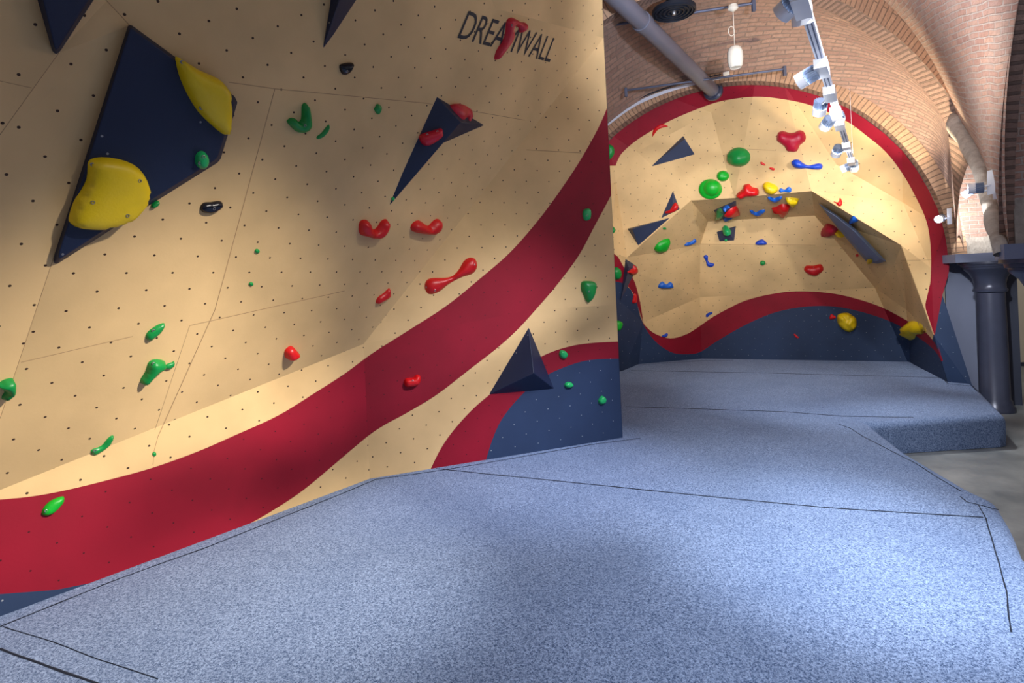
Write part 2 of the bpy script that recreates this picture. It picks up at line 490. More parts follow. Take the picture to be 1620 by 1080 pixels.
# one overhanging panel plane through the fold with the strip and the fold with the right panel
K0 = onS(0, 775); _r = ray(594.7, 543); K1 = V((Bp.x, Bp.y, 2 + _r.z * Bp.y)); K2 = onR(955, 60)
nM = (K1 - K0).cross(K2 - K0).normalized()
def onM(x, y, k=1.0): return EYE + (onplane(x, y, K0, nM) - EYE) * k
AE = onS(-160, 1045)
AE = A + (A - Bp).normalized() * .55; AE2 = AE + zup * .62
def topx(w):
    r = w - EYE; u, v = r.x / r.y * FPX, r.z / r.y * FPX
    return (CX + u * cr - v * sr, CY - (v * cr + u * sr))
def PV(x, y, w): return (x, y, w)
def PW(w): return (*topx(w), w)
lower = V((0, 0, -.12)); _k = topx(K1)
pv = {
    'A0': PW(AE + lower), 'A': PW(A + lower), 'B': PW(Bp + lower), 'C': PW(C + lower),
    'K00': PW(K0 + (K0 - K1).normalized() * .6), 'K0': PV(0, 775, K0), 'K1': (_k[0], _k[1], K1), 'K2': PV(955, 60, K2),
    'Rm0': PV(592, 640, onR(592, 640)),
    'R1': PV(975, 482, onR(975, 482)),
    'E1': PV(950, -90, onM(950, -90)), 'E2': PV(165, -90, onM(165, -90)),
    'V1': PV(205, 40, onM(205, 40)), 'V2': PV(0, 662, onM(0, 662)), 'V2b': PV(-120, 950 - 40, onM(-90, 880)),
    'T1': PV(165, 0, onM(165, 0)),
    'L1': PV(0, 215, onM(0, 215, .985)), 'L2': PV(90, 85, onM(90, 85, .985)), 'L3': PV(150, -20, onM(150, -20, .985)), 'L4': PV(200, -90, onM(200, -90, .985)),
    'L0': PV(-150, 440, onM(-150, 440, .985)),
    'Q0': PV(-150, -90, onM(-150, -90, .95)),
    'U1': PV(783, 13, onM(783, 13)), 'U0': PV(745, -90, onM(745, -90)),
}
pv['V2b'] = (-150, 800, onM(-150, 800)); pv['E2'] = (230, -90, onM(230, -90))
pv['T1'] = (170, 0, onM(170, 0))
# the right panel leans out slightly above its lower fold
pv['R1'] = (975, 482, onR(975, 482)); pv['R0'] = (840, 490, onR(840, 490)); pv['R00'] = (700, 490 - 32 + 30, onR(700, 488))
redband = crom([(-200, 800), (-60, 795), (0, 790), (50, 785), (100, 776), (167, 760), (240, 740), (310, 715), (370, 689), (440, 657), (500, 620), (545, 591), (590, 558), (650, 520), (707, 483), (760, 440), (807, 399), (850, 350), (885, 303), (920, 250), (950, 195), (968, 150)], k=6)
redband += crom([(985, 270), (965, 312), (942, 355), (915, 405), (880, 452), (850, 487), (820, 520), (787, 550), (742, 585), (690, 625), (640, 655), (612, 670), (587, 686), (560, 708), (520, 742), (480, 775), (440, 802), (395, 828), (330, 858), (270, 885), (200, 908), (150, 921), (90, 933), (0, 940), (-100, 940), (-200, 938)], k=6)
navyleft = [(-200, 939.5), (0, 939.5), (90, 932.5), (150, 920.5), (230, 897), (230, 1150), (-200, 1150)]
redlow = crom([(660, 790), (683, 738), (700, 705), (722, 675), (750, 645), (777, 622), (815, 590), (858, 563), (900, 548), (940, 542), (985, 540), (1010, 540)], k=5) + [(1010, 600), (900, 800), (700, 800)]
navylow = crom([(755, 790), (769, 727), (785, 680), (803, 650), (832, 618), (862, 595), (900, 578), (935, 569), (985, 567), (1010, 568)], k=5) + [(1010, 800), (800, 800)]
climb = empty('climbing_wall', (A + C) / 2)
climb.location = (Bp.x, Bp.y, .35)
tag(climb, 'large cream overhanging bouldering wall with a sweeping crimson stripe, beside the blue mat', 'climbing wall')
creases = [['K00', 'K0', 'K1'], ['K1', 'B'], ['K1', 'K2'], ['V2', 'V1'], ['V1', 'T1'], ['T1', 'E2'], ['L0', 'L1', 'L2', 'L3', 'L4'], ['V2b', 'V2'], ['U0', 'U1', 'K2'], ['R00', 'R0', 'R1']]
# break folds in the overhang: small rotations of the side facets
pv['V2b'] = (-150, 830, onM(-150, 830, .985))
pv['U0'] = (745, -90, onM(745, -90)); pv['E1'] = (950, -90, onM(950, -90, .985))
pv['R00'] = (0, 0, K1); del pv['R00']
creases[-1] = ['K1', 'R0', 'R1']; creases[7] = ['V2b', 'V2']
kx = pv['K1']
pv['R0'] = (840, 490, onR(840, 490) - nR * 0)
bound = ['A0', 'A', 'B', 'C', 'R1', 'K2', 'E1', 'U0', 'E2', 'L4', 'Q0', 'L0', 'V2b', 'K00']
seams = [(435, 140, 340, 490, 1.3), (340, 490, 250, 690, 1.3), (362, 130, 440, 141, 1.2), (440, 141, 673, 163, 1.1), (673, 163, 830, 190, .9),
         (833, 237, 920, 242, 1.0), (0, 128, 50, 139, 1.0), (250, 690, 244, 712, 1), (90, 88, 145, 0, 1.2), (0, 213, 90, 88, 1.3), (163, -5, 205, 40, 1.2),
         (33, 573, 210, 532, .9), (300, 515, 545, 460, .9), (244, 712, 242, 735, 1.0), (205, 40, 80, 422, 1.2), (80, 422, 0, 662, 1.0), (245, 680, 300, 515, .8)]
tris1 = folded_wall(pv, creases, bound, [('red', redband), ('navy', navyleft), ('red', redlow), ('navy', navylow)], climb, seams)
S1 = Surf(tris1)
# return side of the wall behind its right end
rb = V((.35, 1.5, 0))
edgeC = C + lower; top = K2; mid = pv['R1'][2]; e1 = pv['E1'][2]
pts = [edgeC, mid, top, e1]
off = (C - Bp).normalized() * .002 - nR * 0
back = V((-.25, .9, 0))
mesh_obj('side_panel', [p + off for p in pts] + [p + off + back for p in pts], [(0, 1, 5, 4), (1, 2, 6, 5), (2, 3, 7, 6)], 'panel2', climb, origin=edgeC)

GL = 'holds on the left climbing wall'; GV = 'volumes on the left climbing wall'
# volumes
v1 = [(203, 40), (208, 39), (278, 90), (330, 125), (372, 152), (377, 162), (371, 182), (350, 252), (345, 258), (230, 330), (90, 419), (84, 416), (86, 404), (140, 235)]
pyramid(S1, v1, [(206, 44), (210, 46), (277, 95), (328, 130), (366, 156), (370, 163), (365, 182), (345, 247), (340, 253), (228, 323), (96, 409), (92, 406), (94, 396), (145, 236)], 0.05, 'vol', 'largest dark blue slab volume, carrying the two yellow fibreglass holds', GV, at_=(270, 200), screws=[(161, 215), (99, 402), (170, 243), (317, 193)])
pyramid(S1, Z(440, 0, 3, [(752, 457), (982, 595), (775, 685), (640, 845), (518, 990), (583, 830)]), Z(440, 0, 3, [(868, 580)]), .14, 'vol', 'dark blue arrowhead volume under the lettering with two pinkish red holds', GV, at_=(680, 220), screws=[(583 + 5, 280)][:0])
pyramid(S1, Z(440, 0, 3, [(265, -160), (245, 30), (210, 244), (262, 175), (380, -5), (470, -160)]), Z(440, 0, 3, [(330, -120)]), .12, 'vol', 'dark blue spike volume at the top edge, above the small dark hold', GV, at_=(540, 5), screws=[(521, 36)])
pyramid(S1, Z(0, 0, 3, [(130, -160), (178, 0), (250, 245), (268, 262), (290, 245), (450, 0), (560, -170)]), Z(0, 0, 3, [(180, -120), (205, 0), (258, 225), (268, 238), (280, 225), (420, 0), (500, -130)]), .06, 'vol', 'dark blue wedge volume hanging in the top left corner', GV, at_=(88, 40))
pyramid(S1, Z(440, 360, 3, [(1190, 470), (1312, 765), (998, 793)]), Z(440, 360, 3, [(1214, 690)]), .22, 'vol', 'dark blue pyramid volume low on the wall above the navy paint', GV, at_=(830, 590), screws=[(835, 530), (817, 558)])
# holds
z1 = lambda p: Z(0, 0, 3, p); z2 = lambda p: Z(440, 0, 3, p); z3 = lambda p: Z(0, 360, 3, p); z4 = lambda p: Z(440, 360, 3, p); z5 = lambda p: Z(0, 720, 3, p)
L = [
 (z1([(833, 280), (850, 273), (940, 330), (1030, 370), (1070, 405), (1083, 440), (1088, 500), (1085, 600), (1075, 632), (1055, 635), (1000, 590), (940, 530), (890, 450), (850, 360)]), 'h_yellow', 'yellow leaf shaped fibreglass hold on the upper right edge of the big dark volume', dict(h=.07, sharp=3.2, bolts=[(318, 171), (288, 98)], dens=12, lump=.03, at_=(300, 190))),
 (z1([(420, 765), (450, 748), (520, 747), (600, 765), (660, 800), (700, 860), (708, 910), (690, 970), (640, 1030), (560, 1065), (470, 1085), (380, 1083), (335, 1060), (328, 1030), (350, 960), (385, 900), (410, 850), (415, 800)]), 'h_yellow', 'largest yellow rounded fibreglass hold on the lower left of the big dark volume', dict(h=.07, sharp=3.2, bolts=[(147, 320), (221, 286), (146, 260), (202, 341)], dens=12, lump=.03, at_=(200, 300))),
 (z2([(125, 487), (140, 500), (148, 540), (153, 590), (140, 615), (110, 630), (80, 620), (45, 585), (42, 570), (62, 558), (85, 565), (95, 577), (108, 565), (110, 530), (112, 500)]), 'h_green', 'green hook shaped hold right of the big dark volume', dict(bolts=[(483, 199)], h=.05)),
 (z2([(240, 590), (244, 605), (230, 635), (205, 655), (185, 660), (183, 648), (205, 630), (225, 605)]), 'h_green', 'thin green crescent hold just right of the hook shaped one', {}),
 (z2([(470, 492), (488, 505), (483, 530), (470, 542), (455, 520), (458, 510)]), 'h_green', 'small green chip hold left of the arrowhead volume', {}),
 (z2([(290, 310), (320, 298), (350, 297), (355, 310), (340, 340), (315, 355), (298, 345)]), 'h_black', 'blackish blue rounded hold below the dark spike volume', dict(bolts=[(549, 113)])),
 (z1([(948, 985), (965, 962), (1000, 958), (1040, 953), (1057, 965), (1050, 985), (1020, 1005), (990, 1012), (960, 1005)]), 'h_black', 'glossy black bean hold below the big dark volume', dict(bolts=[(339, 330)])),
 (ell(318.5, 252.5, 10.5, 14), 'h_mint', 'mint green egg hold on the big dark volume', dict(h=.04, bolts=[(322, 248), (316, 258)])),
 (ell(245, 323, 8, 4, rot=-35), 'h_green', 'small green hold at the lower rim of the big dark volume', dict(h=.02)),
 ([(569, 350), (577, 347), (583, 350), (585, 358), (591, 363), (597, 358), (602, 350), (609, 346), (613, 349), (611, 360), (604, 371), (593, 377), (580, 374), (570, 371), (567, 362)], 'h_red', 'red U shaped jug, left one of the pair below the arrowhead volume', dict(h=.07)),
 ([(649, 360), (653, 352), (662, 348), (670, 353), (677, 357), (683, 351), (690, 346), (696, 348), (695, 358), (690, 366), (680, 371), (665, 369), (653, 366)], 'h_red', 'red notched jug, right one of the pair below the arrowhead volume', dict(h=.07)),
 (z4([(697, 265), (710, 245), (740, 238), (790, 238), (830, 228), (860, 195), (880, 160), (905, 143), (930, 145), (943, 165), (942, 195), (920, 220), (880, 232), (840, 250), (800, 275), (770, 300), (735, 315), (710, 312), (697, 290)]), 'h_red', 'long red bone shaped hold above the crimson stripe', dict(h=.045, bolts=[(675, 454), (688, 459), (751, 419)])),
 (z4([(525, 287), (530, 300), (528, 325), (500, 345), (470, 360), (463, 350), (475, 328), (500, 310)]), 'h_red', 'small red teardrop hold left of the long bone shaped hold', {}),
 (z4([(60, 560), (85, 580), (92, 595), (70, 612), (40, 620), (30, 605), (32, 580)]), 'h_red', 'small red cone hold just above the fold of the overhang', dict(h=.07, tilt=(0, -.2))),
 (z3([(690, 520), (700, 495), (740, 465), (775, 452), (781, 462), (765, 490), (735, 517), (705, 533)]), 'h_green', 'green capsule hold, upper of the two at lower left', dict(bolts=[(243, 523)])),
 (z3([(665, 735), (668, 715), (690, 680), (700, 645), (720, 627), (750, 624), (780, 632), (785, 650), (770, 668), (740, 685), (715, 712), (690, 740)]), 'h_green', 'green club shaped hold with a hanging narrow end', dict(bolts=[(243, 575)], h=.055)),
 (z3([(778, 665), (790, 648), (815, 638), (827, 633), (825, 655), (800, 670)]), 'h_green', 'small green wedge hold touching the club shaped hold', {}),
 (z3([(-25, 745), (0, 732), (20, 720), (50, 713), (64, 722), (60, 770), (40, 790), (12, 815), (8, 800), (20, 778), (0, 760)]), 'h_green', 'green hooked hold cut by the left edge of the picture', dict(h=.06)),
 (z3([(430, 1062), (440, 1050), (480, 1035), (510, 1000), (532, 985), (540, 995), (520, 1030), (480, 1060), (445, 1078)]), 'h_green', 'long green curved bean hold across the lower fold at left', dict(bolts=[(150, 713)])),
 (ell(244, 718, 3.4, 3.6), 'h_green', 'tiny green chip hold just above the crimson stripe at left', {}),
 (ell(406.5, 397, 4, 3.6), 'h_green', 'tiny green chip hold, upper of two in the middle of the overhang', {}),
 (ell(397, 449, 3.6, 3), 'h_green', 'tiny green chip hold, lower of two in the middle of the overhang', {}),
 (z5([(198, 280), (205, 250), (240, 215), (290, 195), (305, 200), (300, 225), (265, 265), (230, 285)]), 'h_bright', 'bright green oval hold on the crimson stripe', dict(bolts=[(73, 808)])),
 (z4([(597, 735), (605, 715), (640, 710), (655, 697), (675, 703), (672, 735), (650, 752), (610, 755)]), 'h_red', 'red lump hold on the crimson stripe', dict(h=.06, bolts=[(653, 602)])),
 (z4([(1437, 290), (1440, 258), (1465, 252), (1500, 258), (1508, 285), (1495, 330), (1475, 355), (1460, 345), (1450, 320)]), 'h_green', 'dark green shield shaped hold near the right edge of the wall', dict(h=.07, bolts=[(932, 461)])),
 (z4([(1333, 600), (1340, 582), (1362, 585), (1374, 603), (1360, 622), (1340, 615)]), 'h_mint', 'small green hold on the short crimson arc right of the pyramid volume', dict(h=.04)),
 (z4([(1358, 745), (1370, 732), (1392, 735), (1400, 750), (1385, 760), (1365, 757)]), 'h_mint', 'small green hold on navy paint right of the pyramid volume', dict(h=.035)),
 (z4([(1520, 815), (1535, 797), (1553, 808), (1553, 828), (1535, 838), (1520, 830)]), 'h_mint', 'lowest small green hold on navy paint near the wall corner', dict(h=.04)),
 (z2([(1445, 1020), (1450, 995), (1475, 990), (1483, 1005), (1480, 1040), (1455, 1045)]), 'h_mint', 'small green block hold on the upper end of the crimson stripe', dict(h=.04, bolts=[(929, 341)])),
 (z2([(815, 500), (850, 495), (885, 490), (905, 497), (912, 530), (918, 570), (905, 572), (900, 555), (880, 568), (850, 545)]), 'h_pink', 'pinkish red folded hold on the top rim of the arrowhead volume', dict(h=.05, at_=(728, 177))),
 (z2([(668, 655), (680, 635), (730, 620), (770, 608), (780, 620), (778, 650), (740, 680), (710, 692), (685, 685)]), 'h_pink', 'pinkish red oval hold on the left face of the arrowhead volume', dict(h=.06, bolts=[(676, 213), (692, 208)])),
 (z2([(1080, 120), (1085, 95), (1105, 82), (1130, 92), (1150, 105), (1175, 108), (1175, 135), (1155, 155), (1140, 150), (1140, 130), (1118, 122), (1110, 135), (1112, 165), (1100, 200), (1075, 235), (1050, 270), (1032, 285), (1025, 275), (1035, 240), (1060, 200), (1075, 165)]), 'h_pink', 'pinkish red hooked hold standing across the wall lettering', dict(h=.05, dens=13, bolts=[(810, 40)])),
 (ell(621.5, 314, 3, 3), 'h_mint', 'tiny green hold at the tip of the arrowhead volume', dict(h=.02)),
]
for pts, mat, lab, kw in L: hold(S1, pts, mat, lab, GL, **kw)

# lettering
cu = bpy.data.curves.new('t', 'FONT'); cu.body = 'DREAMWALL'; cu.resolution_u = 4; cu.space_character = .96
to = bpy.data.objects.new('t', cu); COL.objects.link(to)
dg = bpy.context.evaluated_depsgraph_get(); me = bpy.data.meshes.new_from_object(to.evaluated_get(dg))
vsx = [v.co.copy() for v in me.vertices]; fcs = [tuple(p.vertices) for p in me.polygons]
bpy.data.objects.remove(to); bpy.data.curves.remove(cu); bpy.data.meshes.remove(me)
x0, x1 = min(v.x for v in vsx), max(v.x for v in vsx); y0, y1 = min(v.y for v in vsx), max(v.y for v in vsx)
tp, tn = S1.hit(790, 60)
BL, BR, TL, TR = (723, 60), (869, 98.5), (741, 17), (883, 62)
# perspective map of the text box to the panel: corners -> panel plane, bilinear on the plane
cw = [onplane(*q, tp, tn) for q in (BL, BR, TL, TR)]
tv = []
for v in vsx:
    s, t = (v.x - x0) / (x1 - x0), (v.y - y0) / (y1 - y0)
    tv.append((cw[0] * (1 - s) + cw[1] * s) * (1 - t) + (cw[2] * (1 - s) + cw[3] * s) * t + tn * .003)
lt = mesh_obj('lettering', tv, fcs, 'letter', climb, origin=tp)
lt['label'] = 'black slanted capitals painted across the overhang'

# ================================================================== BACK CAVE WALL
Rf = onz(1541, 607, .35); ud = V((math.cos(math.radians(26)), -math.sin(math.radians(26)), 0)); nF = V((ud.y, -ud.x, 0))
nF = ud.cross(zup).normalized()
def onF(x, y, k=1.0): return EYE + (onplane(x, y, Rf, nF) - EYE) * k
def dv(x, y, d): return (x, y, at(x, y, d))
outer_arc = [(960, 209), (1010, 175), (1060, 154), (1100, 141), (1140, 134), (1195, 130), (1240, 133), (1295, 148), (1335, 166), (1371, 190), (1400, 212), (1427, 238), (1450, 268), (1469, 300), (1484, 331), (1495, 362), (1500, 387), (1502, 410), (1501, 431), (1491, 467)]
inner_arc = [(974, 262), (978, 252), (985, 241), (1003, 225), (1024, 211), (1064, 189), (1118, 167), (1151, 158), (1195, 153), (1240, 157), (1287, 168), (1338, 191), (1370, 214), (1402, 241), (1430, 278), (1453, 320), (1464, 345), (1470, 370), (1473, 409), (1471, 453), (1464, 482), (1470, 505), (1476, 524), (1479, 531)]
b = {k: onz(*p, .35) for k, p in dict(b0=(982, 587), b1=(1009, 576), b2=(1110, 567), b3=(1440, 572), b4=(1503, 604), b5=(1541, 607)).items()}
nB = (b['b3'] - b['b2']).cross(zup).normalized()
def onB(x, y): return onplane(x, y, b['b2'], nB)
cv = {}
for k, w in b.items(): cv[k] = PW(w + lower)
w = b['b0'] + (b['b0'] - b['b1']).normalized() * 1.0; cv['b00'] = PW(w + lower)
for i, p in enumerate(outer_arc): cv['o%d' % i] = (*p, onF(*p))
w0 = onF(900, 262); cv['o_'] = (900, 262, w0); w1_ = onF(850, 345); cv['o__'] = (850, 345, w1_)
cv['l3'] = dv(860, 430, 10.2)
cv['va'] = (1125, 178, onF(1125, 178, 1.035)); cv['vb'] = (1008, 240, onF(1008, 240, 1.03)); cv['vc'] = (974, 287, onF(974, 287, 1.02))
cv['e'] = dv(1093, 317, 10.0); cv['w'] = dv(1162, 313, 9.75); cv['g'] = dv(1284, 302, 9.1)
cv['t'] = (1323, 260, onF(1323, 260, 1.05)); cv['p1'] = dv(1426, 388, 8.35); cv['p2'] = (1478, 531, onF(1478, 531, 1.0))
cv['s1'] = (1428, 320, onF(1428, 320, 1.05)); cv['s2'] = (1473, 424, onF(1473, 424, 1.0))
cv['r1'] = dv(1120, 350, 10.9); cv['r2'] = dv(1289, 341, 10.15)
cv['k1'] = (1017, 510, at(1017, 510, b['b1'].y)); cv['k2'] = (1107, 470, onB(1107, 470)); cv['k3'] = (1384, 455, onB(1384, 455))
cv['m1'] = dv(1011, 432, 10.55); cv['m2'] = dv(1108, 387, 11.05); cv['m3'] = dv(1330, 390, 10.05)
cv['h'] = dv(992, 407, 10.25); cv['q1'] = dv(1415, 418, 8.95); cv['k4'] = dv(1434, 490, 9.35)
cv['h2'] = dv(968, 400, 9.95); cv['h3'] = dv(975, 470, 10.2)
ccre = [['vb', 'va', 'w'], ['vb', 'e'], ['vc', 'vb'], ['vc', 'h2'], ['e', 'w', 'g'], ['e', 'r1', 'r2', 'g'], ['e', 'h', 'm1', 'm2'], ['m1', 'k1', 'k2', 'k3', 'k4', 'p2'],
        ['k2', 'm2', 'r1'], ['m2', 'm3'], ['r2', 'm3', 'k3'], ['k1', 'b1'], ['k2', 'b2'], ['k3', 'b3'], ['g', 'p1', 'p2'], ['g', 't'], ['p1', 's1', 't'], ['s1', 's2'], ['p1', 'q1', 'k4'], ['q1', 'r2'],
        ['p2', 'b4'], ['k4', 'b3'], ['h2', 'h'], ['va', 't'], ['m1', 'h3']]
ccre = [c for c in ccre if c != ['va', 't']]
cbound = ['b00', 'b0', 'b1', 'b2', 'b3', 'b4', 'b5'] + ['o%d' % i for i in range(19, -1, -1)] + ['o_', 'o__', 'l3']
ia = crom(inner_arc, k=4); oa = crom(outer_arc, k=4)
redring = [(975, 262)] + ia + [(1488, 560), (1500, 500)] + [(1503, 470)] + [(x + 6 if x > 1300 else x, y - (6 if y < 400 else 0)) for x, y in reversed(oa)] + [(940, 190), (900, 240), (900, 320), (962, 262)]
rl_up = [(1014, 505), (1020, 514), (1035, 527), (1060, 535), (1085, 529), (1105, 517), (1125, 503), (1150, 489), (1180, 475), (1220, 465), (1260, 460.5), (1310, 463), (1350, 471), (1395, 486), (1440, 510), (1465, 526), (1482, 548), (1492, 570)]
rl_dn = [(1490, 572), (1480, 556), (1462, 540), (1430, 519), (1395, 503), (1350, 490), (1310, 484), (1265, 486), (1220, 496), (1175, 516), (1135, 539), (1107, 557), (1085, 560), (1065, 558), (1045, 547), (1030, 532), (1020, 517)]
redl = crom(rl_up, k=4) + crom(rl_dn, k=4)
navyl = crom(list(reversed(rl_dn)), k=4) + [(1492, 572), (1498, 640), (940, 700), (800, 700), (800, 440), (968, 440), (985, 446), (998, 458), (1008, 480), (1013, 500)]
redarc = crom([(800, 380), (940, 390), (968, 400), (978, 407), (988, 424), (1001, 440), (1007, 455), (1013, 480), (1018, 512)], k=4) + crom([(1021, 517), (1014, 500), (1007, 478), (998, 458), (985, 448), (968, 444), (900, 430), (800, 430)], k=4)
footnavy = [(1479, 531), (1490, 467), (1496, 462), (1545, 608), (1545, 640), (1500, 640), (1494, 575)]
footnavy = [(1478.5, 531), (1484, 500), (1490.5, 466), (1497, 460), (1550, 606), (1560, 660), (1500, 660), (1494, 575)]
redfoot = None
cave = empty('climbing_cave', (b['b2'] + b['b5']) / 2)
tag(cave, 'arched back bouldering wall with crimson border ring filling the brick vault', 'climbing wall')
tris2 = folded_wall(cv, ccre, cbound, [('navy', [(1477, 529), (1481, 528), (1497, 560), (1515, 640), (1480, 640), (1470, 560)]), ('red', redring), ('navy', navyl), ('red', redarc), ('red', redl), ('navy', footnavy), ('red', [(1478.5, 531), (1464, 481), (1471, 450), (1491, 467)])], cave, [(1163, 235, 1225, 238, .7), (1425, 412, 1502, 410, .6), (1108, 386, 1290, 388, .7)])
S2 = Surf(tris2)
GC = 'volumes in the back cave'; GH = 'holds in the back cave'
a3 = lambda p: Z(950, 170, 6, p); a4 = lambda p: Z(1120, 180, 6, p); a5 = lambda p: Z(950, 340, 6, p); a6 = lambda p: Z(1180, 320, 4.5, p); a7 = lambda p: Z(950, 440, 6, p); a9 = lambda p: Z(1100, 290, 9, p)
pyramid(S2, a3([(785, 268), (898, 450), (468, 570)]), a3([(800, 300)]), .10, 'cavevol', 'dark triangular volume high on the left of the back cave', GC)
pyramid(S2, a3([(688, 785), (755, 965), (570, 1055)]), a3([(690, 960)]), .07, 'cavevol', 'narrow dark volume with a red hold in the back cave', GC)
pyramid(S2, a5([(255, 130), (665, 25), (360, 292)]), a5([(300, 130)]), .20, 'cavevol', 'dark scuffed wedge volume below the narrow one in the back cave', GC, at_=(1012, 368))
pyramid(S2, a5([(238, 415), (358, 488), (190, 820)]), a5([(270, 500)]), .12, 'cavevol', 'dark pointed volume on the left red arc of the back cave', GC, at_=(990, 430))
pyramid(S2, a9([(255, 385), (585, 240), (590, 345), (360, 535)]), a9([(400, 420)]), .16, 'cavevol', 'dark volume crowded with holds under the cave roof edge', GC)
pyramid(S2, a9([(300, 690), (578, 605), (558, 820), (340, 830)]), a9([(480, 700)]), .14, 'cavevol', 'small dark volume carrying a green ball in the back cave', GC)
pyramid(S2, a6([(515, 5), (640, 85), (780, 190), (1000, 420), (940, 438), (860, 430), (700, 240), (600, 120)]), a6([(560, 50), (640, 100), (775, 210), (960, 405), (930, 420), (875, 415), (720, 240), (620, 130)]), .08, 'slate', 'long slate blue blade volume under the right prow of the cave', GC, at_=(1350, 360), fit=[(1300, 326), (1396, 408), (1345, 385)])
